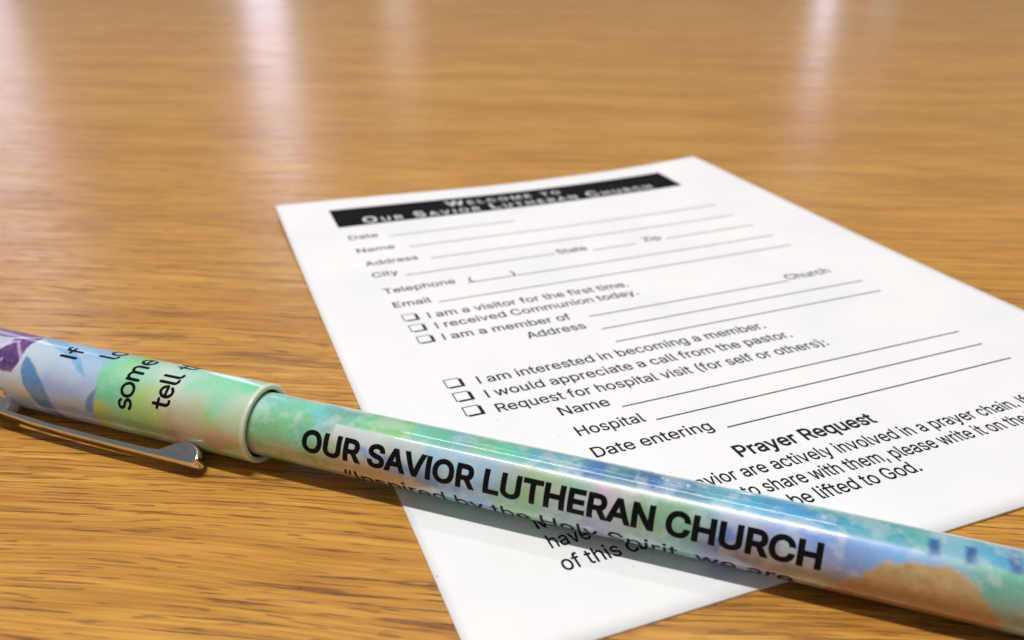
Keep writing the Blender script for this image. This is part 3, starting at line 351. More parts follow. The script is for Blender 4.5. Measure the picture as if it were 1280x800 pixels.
def area2(c): return sum(c[i - 1][0] * c[i][1] - c[i][0] * c[i - 1][1] for i in range(len(c)))
def embolden(c, sgn, w):
    n = len(c); out = []
    for i in range(n):
        (x0, y0), (x1, y1), (x2, y2) = c[i - 1], c[i], c[(i + 1) % n]
        ax, ay, bx, by = x1 - x0, y1 - y0, x2 - x1, y2 - y1
        la, lb = math.hypot(ax, ay), math.hypot(bx, by)
        if la < 1e-6 or lb < 1e-6: out.append((x1, y1)); continue
        n1 = (ay / la, -ax / la); n2 = (by / lb, -bx / lb)
        mx, my = n1[0] + n2[0], n1[1] + n2[1]; L2 = max(mx * mx + my * my, 0.5)
        out.append((x1 + sgn * 2 * w * mx / L2, y1 + sgn * 2 * w * my / L2))
    return out
def winding(p, cs):
    w = 0
    for c in cs:
        for i in range(len(c)):
            (x1, y1), (x2, y2) = c[i - 1], c[i]
            if (y1 > p[1]) != (y2 > p[1]) and p[0] < (x2 - x1) * (p[1] - y1) / (y2 - y1) + x1: w += 1 if y2 > y1 else -1
    return w
_gcache = {}
def glyph(ch, weight):
    """outline -> triangles, overlapping strokes merged (non-zero winding)"""
    key = (ch, weight)
    if key in _gcache: return _gcache[key]
    adv, sps = GLYPHS[ch]
    cs = []
    for s in sps:
        c = contour(s); c = [p for i, p in enumerate(c) if math.hypot(p[0] - c[i - 1][0], p[1] - c[i - 1][1]) > 0.3]; cs.append(c)
    parts = []
    if cs:
        big = max(cs, key=lambda c: abs(area2(c))); sgn = 1 if area2(big) > 0 else -1
        cs = [embolden(c, sgn, weight * 1000) for c in cs]
        V = []; E = []
        for c in cs:
            b0 = len(V); V += [Vector(p) for p in c]; E += [(b0 + i, b0 + (i + 1) % len(c)) for i in range(len(c))]
        vo, _, fo, _, _, _ = delaunay_2d_cdt(V, E, [], 0, 1e-4)
        Fc = []
        for f in fo:
            m_ = ((vo[f[0]][0] + vo[f[1]][0] + vo[f[2]][0]) / 3, (vo[f[0]][1] + vo[f[1]][1] + vo[f[2]][1]) / 3)
            if winding(m_, cs) != 0: Fc.append(tuple(f))
        parts = [([(v[0] / 1000, v[1] / 1000) for v in vo], Fc)]
    _gcache[key] = (adv / 1000, parts)
    return _gcache[key]
def text_layout(text, weight=0.0, track=0.0, smallcaps=None):
    """-> list of (verts, faces, layer) in em units and the total width; smallcaps = size of the lower letters"""
    x = 0.0; out = []; W = 0
    for ch in text:
        sc = 1.0
        if smallcaps and ch.islower(): ch = ch.upper(); sc = smallcaps
        adv, parts = glyph(ch, weight)
        for k, (V, Fc) in enumerate(parts):
            out.append(([(x + a * sc, b_ * sc) for a, b_ in V], Fc, k))
            W = max(W, max(x + a * sc for a, b_ in V))
        x += adv * sc + track
    return out, W
def text_mesh(text, width, cap_h, weight=0.0, track=0.0, smallcaps=None, cut=None):
    """-> verts (x, y, layer) in mm with the given width and capital height, faces"""
    lay, W = text_layout(text, weight, track, smallcaps)
    x0 = min(a for V, _, _ in lay for a, b_ in V)
    sx_, sy_ = width / (W - x0), cap_h / CAPH
    V = []; Fc = []
    for vs, fs, k in lay:
        b0 = len(V); V += [((a - x0) * sx_, b_ * sy_, k) for a, b_ in vs]; Fc += [tuple(b0 + i for i in f) for f in fs]
    return V, Fc

INK_UP = 0.022
def card_text(text, u0, u1, v, v1=None, cap=2.15, weight=0.009, mat=None, name="text_line", parent=None, up=INK_UP, **k):
    V, Fc = text_mesh(text, u1 - u0, cap, weight, **k)
    dv = 0.0 if v1 is None else (v1 - v) / (u1 - u0)
    W = []
    for x, y, layer in V:
        W.append(card(u0 + x, v + dv * x - y / 1.015, up + layer * 0.012))
    return card_obj(name, W, Fc, mat or M_INK, parent, smooth=False)
def card_strip(name, u0, u1, v0, v1, w, mat=None, up=INK_UP, parent=None):
    n = max(2, int(abs(u1 - u0) / 1.5)); W = []; Fc = []
    for i in range(n + 1):
        t = i / n; u = u0 + (u1 - u0) * t; v = v0 + (v1 - v0) * t
        W += [card(u, v - w / 2, up), card(u, v + w / 2, up)]
    for i in range(n): Fc.append((2 * i, 2 * i + 1, 2 * i + 3, 2 * i + 2))
    return card_obj(name, W, Fc, mat or M_INK, parent, smooth=False)

def build_print():
    # reversed header
    nu, nv = 56, 8; W = []; Fc = []
    for j in range(nv + 1):
        for i in range(nu + 1): W.append(card(10.6 + 81.8 * i / nu, 11.6 + 10.7 * j / nv, INK_UP))
    for j in range(nv):
        for i in range(nu):
            a = j * (nu + 1) + i; Fc.append((a, a + nu + 1, a + nu + 2, a + 1))
    bar = card_obj("header_bar", W, Fc, M_BAR, smooth=False)
    card_text("Welcome to", 36.0, 63.5, 16.6, cap=3.1, weight=0.014, mat=M_WHITE, name="header_lettering", parent=bar, up=0.05, track=0.10, smallcaps=0.70)
    card_text("Our Savior Lutheran Church", 16.3, 85.3, 21.3, cap=3.4, weight=0.014, mat=M_WHITE, name="header_lettering", parent=bar, up=0.05, track=0.10, smallcaps=0.70)
    t = card_text
    rule = lambda a, b, v, v2=None, w=0.25: card_strip("rule_line", a, b, v, v if v2 is None else v2, w)
    t("Date", 11.4, 17.3, 29.7); rule(19.3, 46.4, 30.2)
    t("Name", 11.5, 18.9, 36.9); rule(21.7, 91.8, 37.1)
    t("Address", 11.6, 21.7, 43.8); rule(24.0, 91.6, 44.2)
    t("City", 11.6, 16.4, 49.4); rule(17.3, 46.9, 50.4)
    t("State", 47.6, 53.9, 50.8); rule(54.8, 64.2, 51.3)
    t("Zip", 66.3, 70.2, 51.0); rule(71.1, 91.9, 51.0)
    t("Telephone", 11.9, 24.9, 57.0); rule(26.8, 91.9, 57.6)
    t("(", 27.4, 28.1, 57.2, cap=1.7); t(")", 35.5, 36.2, 57.2, cap=1.7)
    t("Email", 12.1, 18.7, 63.0); rule(19.7, 91.8, 63.4)
    t("I am a visitor for the first time.", 16.5, 53.0, 68.8, 69.3)
    t("I received Communion today.", 16.6, 52.9, 72.8, 73.0)
    t("I am a member of", 16.5, 38.1, 77.0, 77.6); rule(41.0, 80.2, 77.8); t("Church", 80.6, 89.9, 77.5)
    t("Address", 28.9, 38.9, 81.4); rule(40.9, 92.3, 82.6)
    rule(40.9, 92.2, 87.3)
    t("I am interested in becoming a member.", 17.2, 65.3, 91.6, 92.0)
    t("I would appreciate a call from the pastor.", 17.0, 67.2, 95.6, 96.1)
    t("Request for hospital visit (for self or others):", 17.1, 70.6, 99.6, 100.4)
    t("Name", 24.6, 31.9, 103.5); rule(33.0, 92.0, 104.4)
    t("Hospital", 24.7, 34.4, 108.7); rule(35.7, 91.8, 108.9)
    t("Date entering", 24.6, 41.5, 113.7); rule(43.3, 92.0, 113.9)
    t("Prayer Request", 41.1, 62.1, 120.1, cap=2.35, weight=0.019)
    t("Members of Our Savior are actively involved in a prayer chain. If you", 12.7, 89.0, 123.4, 124.4)
    t("have needs you wish", 12.9, 34.0, 126.8, 127.0); t("to share with them, please write it on the back", 37.2, 86.2, 127.1, 127.6)
    t("of this card so they can", 12.8, 38.5, 130.4, 130.4); t("be lifted to God.", 41.4, 59.6, 130.4, 130.4)
    # tick boxes with a drop shadow
    for u, v in ((12.3, 66.1), (12.4, 70.2), (12.5, 74.4), (12.5, 88.8), (12.6, 92.7), (12.7, 96.7)):
        a, hgt, ln, sh = 2.3, 2.35, 0.17, 0.34
        W = []; Fc = []
        def rect(u0, v0, u1, v1):
            b0 = len(W); W.extend([card(u0, v0, INK_UP), card(u0, v1, INK_UP), card(u1, v1, INK_UP), card(u1, v0, INK_UP)]); Fc.append((b0, b0 + 1, b0 + 2, b0 + 3))
        rect(u, v, u + a, v + ln); rect(u, v + ln, u + ln, v + hgt)
        rect(u + ln, v + hgt - ln, u + a, v + hgt); rect(u + a - ln, v + ln, u + a, v + hgt - ln)
        rect(u + a, v + 0.35, u + a + sh, v + hgt + 0.26); rect(u + 0.35, v + hgt, u + a, v + hgt + 0.26)
        card_obj("tick_box", W, Fc, M_INK, smooth=False)
build_print()

# ------------------------------------------------------------------ the pen
# pen frame: x = along the axis (towards the tip), y = towards the viewer, z = up
pen = bpy.data.objects.new("ballpoint_pen", None); COL.objects.link(pen); pen.empty_display_size = 0.02
pen.matrix_world = Matrix(((AX.x, -SIDE.x, UPV.x, PEN0.x * S), (AX.y, -SIDE.y, UPV.y, PEN0.y * S), (AX.z, -SIDE.z, UPV.z, PEN0.z * S), (0, 0, 0, 1)))
pen['label'] = "capped blue and green watercolour-print pen with black church lettering, lying across the card"
pen['category'] = "pen"
def cyl(s, deg, r):
    a = math.radians(deg)
    return Vector((s, -r * math.sin(a), r * math.cos(a))) * S

def lathe(name, prof, segs, mats, parent=None, mat_of=None, closed=False):
    V = []; Fc = []; n = len(prof)
    for s, r in prof:
        for k in range(segs): V.append(cyl(s, 360.0 * k / segs, max(r, 1e-4)))
    mi = []
    for i in range(n - 1):
        for k in range(segs):
            k2 = (k + 1) % segs
            Fc.append((i * segs + k, i * segs + k2, (i + 1) * segs + k2, (i + 1) * segs + k)); mi.append(mat_of(i) if mat_of else 0)
    me = mesh_from(name, V, Fc)
    o = link(name, me, mats, parent or pen)
    me.polygons.foreach_set('material_index', mi)
    bm = bmesh.new(); bm.from_mesh(me); bmesh.ops.recalc_face_normals(bm, faces=bm.faces); bm.to_mesh(me); bm.free()
    return o

# printed art: colour spots (axial mm, degrees from the top, sRGB)
BARREL_ART = [(11.4,1,150,225,215),(13.0,26,130,215,180),(12.5,43,140,210,140),(16.2,-15,140,225,200),(18.6,3,120,205,210),(20.3,7,130,170,150),(22.0,10,120,215,170),(25.0,8,140,215,140),(27.7,11,140,210,140),(30.7,13,130,210,200),(33.2,13,110,200,150),(35.1,14,120,180,210),(37.5,13,140,200,150),(39.4,14,100,205,180),(41.6,11,110,205,180),(43.9,13,100,170,200),(46.5,6,110,180,190),(50.0,5,60,120,180),(54.2,2,90,150,160),(56.1,4,40,100,170),(59.2,-2,80,150,190),(60.9,4,80,130,150),(63.3,3,120,190,200),(66.4,6,100,180,210),(70.3,8,90,170,210),(74.0,3,70,150,200),(75.4,5,100,190,200),(78.7,5,110,190,180),(79.7,8,80,160,190),(81.8,9,110,190,170),(84.6,7,160,200,210),(87.3,6,110,180,200),(89.6,5,80,160,200),(16.1,60,130,200,160),(12.9,92,170,185,130),(11.9,73,140,200,150),(18.8,96,150,180,120),(21.5,44,215,225,225),(24.7,49,215,225,225),(28.5,41,200,220,220),(34.4,43,170,205,225),(38.2,45,175,205,230),(40.1,48,160,190,225),(41.7,36,200,200,190),(44.9,35,160,210,150),(46.3,44,200,195,190),(48.8,37,140,205,170),(51.9,38,215,170,205),(53.1,38,215,195,200),(55.6,38,150,195,150),(58.1,39,140,200,160),(59.7,41,190,200,170),(61.3,41,140,200,160),(63.7,45,180,190,225),(66.8,44,190,195,230),(69.8,46,180,195,235),(72.8,49,140,165,230),(75.7,50,150,180,235),(78.5,49,150,190,235),(83.9,38,170,200,235),(86.0,47,190,205,205),(88.0,50,120,195,160),(89.9,53,120,195,160),(26.0,94,190,170,150),(28.9,106,190,170,150),(22.0,89,190,180,150),(33.4,102,130,170,215),(38.6,103,140,170,220),(43.2,94,150,200,140),(42.2,73,150,200,140),(37.6,68,165,205,225),(47.7,96,170,200,210),(51.1,97,190,190,215),(54.4,71,200,200,210),(56.3,58,170,200,140),(58.5,69,140,200,160),(56.2,123,150,200,190),(60.3,117,140,200,180),(63.0,91,130,140,200),(65.7,87,180,160,160),(64.7,124,120,130,180),(68.8,88,190,170,160),(69.0,114,150,150,180),(71.9,101,205,180,155),(74.0,93,205,185,160),(75.9,64,150,160,210),(75.0,117,190,170,140),(90.6,84,190,180,160)]
CAP_ART = [(-28.4,31,215,220,240),(-24.9,23,215,225,240),(-22.7,17,200,225,240),(-19.7,-27,160,210,240),(-15.7,-11,150,200,240),(-12.7,-6,165,210,235),(-18.1,36,205,220,245),(-18.6,56,200,215,240),(-15.2,61,180,195,240),(-19.1,63,175,195,240),(-15.3,29,190,215,240),(-15.8,80,190,205,235),(-25.6,77,210,215,215),(-23.5,99,220,215,205),(-17.1,105,195,205,215),(-14.5,105,180,200,215),(-12.0,21,140,225,170),(-10.7,-4,130,220,130),(-10.4,17,190,235,200),(-10.9,57,120,210,170),(-12.4,99,200,205,110),(-10.2,86,150,215,150),(-5.9,64,180,215,130),(-5.2,45,190,220,150),(-6.9,23,140,220,190),(-5.3,10,200,235,220),(-3.7,26,225,235,230),(-0.4,46,225,225,215),(1.5,23,150,230,180),(-1.3,6,190,235,220),(5.4,33,160,230,195),(7.3,5,130,230,180),(4.0,7,150,235,200),(1.8,88,220,190,175),(-3.0,94,190,205,120),(4.0,59,170,215,120),(8.5,97,205,195,155),(7.4,58,200,220,180),(-6.7,98,150,210,130),(-1.4,105,180,100,160),(-0.8,108,210,180,160),(5.7,98,215,180,160),(7.7,34,210,230,215),(0.7,67,190,205,150),(2.3,40,210,225,220),(-5.2,120,140,190,130)]

def vnoise(x, y, seed, px=None):
    """value noise; y wraps after px cells"""
    rng = np.random.default_rng(seed); Gd = rng.random((257, 257))
    xi = np.floor(x).astype(int); yi = np.floor(y).astype(int); fx = x - xi; fy = y - yi
    fx = fx * fx * (3 - 2 * fx); fy = fy * fy * (3 - 2 * fy)
    wy = (lambda v: (v % px) % 257) if px else (lambda v: v % 257)
    g = lambda a, b_: Gd[a % 257, wy(b_)]
    return (g(xi, yi) * (1 - fx) + g(xi + 1, yi) * fx) * (1 - fy) + (g(xi, yi + 1) * (1 - fx) + g(xi + 1, yi + 1) * fx) * fy
def fbm(s, a, size, seed, r):
    """s mm, a degrees; periodic round the tube"""
    px = max(3, round(2 * math.pi * r / size)); x = s / size; y = a / 360.0 * px; t = 0; w = 0.5
    for o in range(4):
        t = t + w * vnoise(x, y, seed + o, px); x = x * 2; y = y * 2; px *= 2; w *= 0.5
    return t / 0.9375
def shepard(spots, s, a, r, sig, stretch=1.0):
    acc = np.zeros(s.shape + (3,)); tot = np.full(s.shape, 1e-9)
    for sp in spots:
        da = (a - sp[1] + 180) % 360 - 180
        dx = (s - sp[0]) * stretch; dy = da * math.pi / 180 * r
        d2 = dx * dx + dy * dy
        w = np.exp(-d2 / (2 * sig * sig)) + 2e-4 / (1 + d2)
        acc += w[..., None] * np.array(lin(sp[2:5])); tot += w
    return acc / tot[..., None]
def poly_mask(poly, s, a, r, soft):
    """signed distance of a polygon in (mm, mm) -> soft mask"""
    P = [(p[0], p[1] * math.pi / 180 * r) for p in poly]; x = s; y = ((a + 180) % 360 - 180) * math.pi / 180 * r
    ins = np.zeros(x.shape, bool); d = np.full(x.shape, 1e9)
    for i in range(len(P)):
        (x1, y1), (x2, y2) = P[i - 1], P[i]
        c = ((y1 > y) != (y2 > y)) & (x < (x2 - x1) * (y - y1) / (y2 - y1 + 1e-12) + x1); ins ^= c
        dx, dy = x2 - x1, y2 - y1; t = np.clip(((x - x1) * dx + (y - y1) * dy) / (dx * dx + dy * dy + 1e-9), 0, 1)
        d = np.minimum(d, np.hypot(x - x1 - t * dx, y - y1 - t * dy))
    sd = np.where(ins, d, -d)
    return np.clip(sd / soft + 0.5, 0, 1)
def over(col, mask, c):
    return col * (1 - mask[..., None]) + np.array(c) * mask[..., None]

def barrel_art(s, a, r):
    random.seed(4); spots = list(BARREL_ART)
    pal = [(140, 210, 170), (120, 190, 215), (200, 215, 215), (150, 180, 230), (190, 180, 200), (150, 205, 150)]
    for k in range(90): spots.append((random.uniform(0, 100), random.uniform(128, 325), *random.choice(pal)))
    for k in range(22): spots.append((random.uniform(92, 100), random.uniform(-30, 128), *random.choice(pal)))
    w1 = (fbm(s, a, 2.2, 11, r) - .5) * 3.6; w2 = (fbm(s, a, 2.2, 21, r) - .5) * 50
    s2, a2 = s + w1, a + w2 * 0.6
    seam = 26.3
    am = (a + 180) % 360 - 180
    up_sp = [p for p in spots if p[1] < seam or p[1] > 200]; lo_sp = [p for p in spots if p[1] >= seam]
    cu_ = shepard(up_sp, s2, a2, r, 1.25, 1.0); cl_ = shepard(lo_sp, s2, a2, r, 1.5)
    all_ = shepard(spots, s2, a2, r, 1.1)
    m = np.clip((am - seam) / 1.2 + .5, 0, 1)[..., None]
    col = np.where((s < 20)[..., None], all_, cu_ * (1 - m) + cl_ * m)
    col = np.where((am > 125)[..., None] | (am < -90)[..., None], all_, col)
    # axial brush streaks on the upper side
    st = fbm(s * 0.4, a * 1.0, 1.6, 31, r)
    col = col * (1 + (st[..., None] - .5) * 0.35)
    jag = (fbm(s, a, 1.1, 41, r) - .5) * 1.3
    tan = [(22.0, 76), (25, 84), (30, 93), (34, 99), (33, 114), (28, 130), (21, 130), (20.5, 96)]
    col = over(col, poly_mask(tan, s + jag * .4, a, r, .8) * .8, lin((205, 186, 160)))
    streak = [(22.8, 55), (24.3, 55), (27.4, 60), (30.5, 70), (33.4, 79), (37.7, 84), (38.6, 97), (34.8, 98), (31.0, 94), (27.1, 85), (24.0, 72)]
    col = over(col, poly_mask(streak, s + jag * .3, a, r, .5) * .75, lin((105, 155, 215)))
    s2_ = [(64.4, 50), (66.2, 52), (65.6, 70), (64.0, 86), (62.8, 84), (63.6, 66)]
    col = over(col, poly_mask(s2_, s + jag * .3, a, r, .5) * .7, lin((85, 125, 205)))
    pat = [(66.2, 78), (69.5, 82), (72, 92), (71, 104), (68, 98), (66, 92)]
    col = over(col, poly_mask(pat, s + jag * .3, a, r, .5) * .55, lin((190, 165, 160)))
    brown = [(73.4, 138), (74.9, 112), (76.2, 92), (77.6, 70), (78.6, 58), (79.9, 51), (81.9, 43), (83.4, 42), (84.6, 42), (85.8, 48), (86.9, 60), (87.9, 78), (89.2, 99), (90.2, 138)]
    mb = poly_mask(brown, s + jag * .7, a + jag * 6, r, .6)
    tx = fbm(s, a, .9, 51, r)
    bc = np.array(lin((196, 162, 112)))[None] * (0.75 + 0.55 * tx[..., None]); rd = np.array(lin((176, 130, 100)))
    k = np.clip((am - 75) / 30, 0, 1)[..., None] * 0.7
    bc = bc * (1 - k) + rd * k
    col = col * (1 - mb[..., None]) + bc * mb[..., None]
    for i, sc in enumerate((83.1, 86.25, 89.9, 93.4, 97.0)):
        sq = [(sc - .5, 2), (sc + .45, 1), (sc + .45, 29), (sc - .55, 30)]
        col = over(col, poly_mask(sq, s + jag * .15, a + jag * 2, r, .45) * .95, lin((18, 92, 150)))
    for sx0, ax0 in ((57.3, -8), (57.8, -5), (58.4, -6), (59.1, -3), (60.0, -2), (60.6, -3), (73.2, 4), (73.8, 3), (74.3, 5), (75.0, 4), (75.9, 5)):  # bright sparkles painted into the print colour as small white dots
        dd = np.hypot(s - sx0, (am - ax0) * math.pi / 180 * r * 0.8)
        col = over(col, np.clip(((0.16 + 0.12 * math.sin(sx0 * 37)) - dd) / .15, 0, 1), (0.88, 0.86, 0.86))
    bw = np.clip((s - 46) / 22, 0, 1) * np.clip((am + 30) / 30, 0, 1) * 0.42
    col = np.where(mb[..., None] > .3, col, col * (1 - bw[..., None]) + col * np.array([.50, .85, 1.12]) * bw[..., None])
    bl = np.clip((fbm(s, a, 1.5, 35, r) - .52) * 2.5, 0, .35)
    return over(col, np.where(mb > .3, 0, bl), (0.74, 0.8, 0.82))
def cap_art(s, a, r):
    random.seed(9); spots = list(CAP_ART)
    palb = [(205, 220, 240), (175, 200, 240), (190, 200, 230)]; palg = [(150, 225, 180), (190, 225, 190), (215, 225, 215), (200, 210, 140)]
    for k in range(50): spots.append((random.uniform(-45, -14), random.uniform(118, 320), *random.choice(palb)))
    for k in range(50): spots.append((random.uniform(-12, 9), random.uniform(118, 320), *random.choice(palg)))
    w1 = (fbm(s, a, 2.4, 61, r) - .5) * 4.0; w2 = (fbm(s, a, 2.4, 71, r) - .5) * 48
    am = (a + 180) % 360 - 180
    edge = np.interp(am, [-180, -15, 17, 44, 61, 93, 116, 180], [-15, -14.6, -13.5, -13.0, -12.8, -13.1, -13.2, -15]) + (fbm(s, a, 1.0, 81, r) - .5) * .5
    left = [p for p in spots if p[0] < -12.7 and not (p[2] < 160 and p[3] > 215)]; right = [p for p in spots if p[0] > -12.9]
    cl_ = shepard(left, s + w1, a + w2, r, 1.7); cr_ = shepard(right, s + w1, a + w2, r, 1.25)
    m = np.clip((s - edge) / .35 + .5, 0, 1)[..., None]
    col = cl_ * (1 - m) + cr_ * m
    band = np.exp(-((a - 64 - (s + 20) * 1.2 + (fbm(s, a, 2, 85, r) - .5) * 20) / 13) ** 2) * np.clip((-14 - s) / 3, 0, 1) * np.clip((s + 25) / 4, 0, 1)
    col = over(col, band * .5, lin((150, 170, 232)))
    jag = (fbm(s, a, 1.3, 91, r) - .5)
    S_ = s + jag * .35
    tone = (0.85 + .3 * fbm(s, a, .8, 95, r))[..., None]
    def put(col, poly, c, k, soft=.3):
        mm = poly_mask(poly, S_, a + jag * 4, r, soft)[..., None] * k
        return col * (1 - mm) + np.array(lin(c)) * tone * mm
    col = put(col, [(-26.0, -40), (-24, -28), (-21.6, -12), (-19.0, 4), (-16.8, 21), (-14.9, 45), (-16.5, 37), (-18.3, 23), (-20.1, 14), (-23.0, 3), (-26, -14)], (112, 182, 232), .75)
    col = put(col, [(-25.3, 31), (-25.2, 54), (-24.4, 75), (-23.2, 95), (-22.3, 112), (-21.0, 128), (-18.9, 130), (-20.0, 108), (-20.2, 88), (-21.4, 65), (-23.0, 46), (-24.4, 35)], (62, 130, 196), .88)
    col = put(col, [(-12.7, 56), (-13.6, 66), (-14.4, 85), (-14.3, 96), (-13.2, 96)], (70, 125, 200), .85)
    pur = [(-36, -34), (-29.4, -24), (-26.6, -22), (-25.9, -8), (-26.1, 9), (-26.0, 29), (-26.1, 47), (-26.6, 60), (-28.6, 60), (-33, 56), (-38, 30)]
    mm = poly_mask(pur, S_, a + jag * 5, r, .25)[..., None]
    tt = fbm(s, a, .8, 101, r)[..., None]
    pc = np.array(lin((44, 14, 88))) * (1 - tt) + np.array(lin((118, 50, 142))) * tt
    col = col * (1 - mm) + pc * mm
    vein = [((-34, 30), (-26.2, -17), .28), ((-28.4, 8), (-25.9, 36), .22), ((-34, 44), (-28.4, 8), .3), ((-31, 62), (-28.8, 44), .22)]
    for (p, q, w) in vein:
        x1, y1, x2, y2 = p[0], p[1] * .0175 * r, q[0], q[1] * .0175 * r; yy = am * .0175 * r
        t_ = np.clip(((s - x1) * (x2 - x1) + (yy - y1) * (y2 - y1)) / ((x2 - x1) ** 2 + (y2 - y1) ** 2), 0, 1)
        dd = np.hypot(s - x1 - t_ * (x2 - x1), yy - y1 - t_ * (y2 - y1)) + jag * .25
        col = over(col, np.clip((w - dd) / .2 + .5, 0, 1) * .75, lin((205, 190, 225)))
    # small open triangle of pale ground near the edge of the picture
    col = put(col, [(-33, 5), (-29.6, 2), (-29.0, 18), (-31, 36), (-34, 36)], (220, 225, 242), .9)
    # unprinted cream edge at the mouth
    e = np.clip((s - 8.55 + (fbm(s, a, 2, 103, r) - .5) * .15) / .2 + .5, 0, 1)
    return over(col, e, lin((220, 231, 211)))

def art_tube(name, s0, s1, r_of, nseg_s, nseg_a, mat, fn, r):
    ss = np.linspace(s0, s1, nseg_s + 1); aa = np.arange(nseg_a) * 360.0 / nseg_a
    Sg, Ag = np.meshgrid(ss, aa, indexing='ij'); Rg = r_of(Sg)
    co = np.stack([Sg, -Rg * np.sin(np.radians(Ag)), Rg * np.cos(np.radians(Ag))], -1).reshape(-1, 3) * S
    i, k = np.meshgrid(np.arange(nseg_s), np.arange(nseg_a), indexing='ij'); k2 = (k + 1) % nseg_a
    F_ = np.stack([i * nseg_a + k, (i + 1) * nseg_a + k, (i + 1) * nseg_a + k2, i * nseg_a + k2], -1).reshape(-1, 4)
    me = bpy.data.meshes.new(name)
    me.vertices.add(len(co)); me.vertices.foreach_set('co', co.ravel())
    me.loops.add(F_.size); me.loops.foreach_set('vertex_index', F_.ravel().astype(np.int32))
    me.polygons.add(len(F_)); me.polygons.foreach_set('loop_start', np.arange(0, F_.size, 4, dtype=np.int32))
    me.update(calc_edges=True)
    col = fn(Sg, Ag, r); lum = (col @ np.array([.25, .6, .15]))[..., None]
    col = np.clip((lum + (col - lum) * 1.12) * 0.90, 0.004, 0.9).reshape(-1, 3)
    at = me.color_attributes.new('print', 'FLOAT_COLOR', 'POINT')
    at.data.foreach_set('color', np.concatenate([col, np.ones((len(col), 1))], 1).ravel())
    o = link(name, me, [mat], pen)
    bm = bmesh.new(); bm.from_mesh(me); bmesh.ops.recalc_face_normals(bm, faces=bm.faces); bm.to_mesh(me); bm.free()
    return o

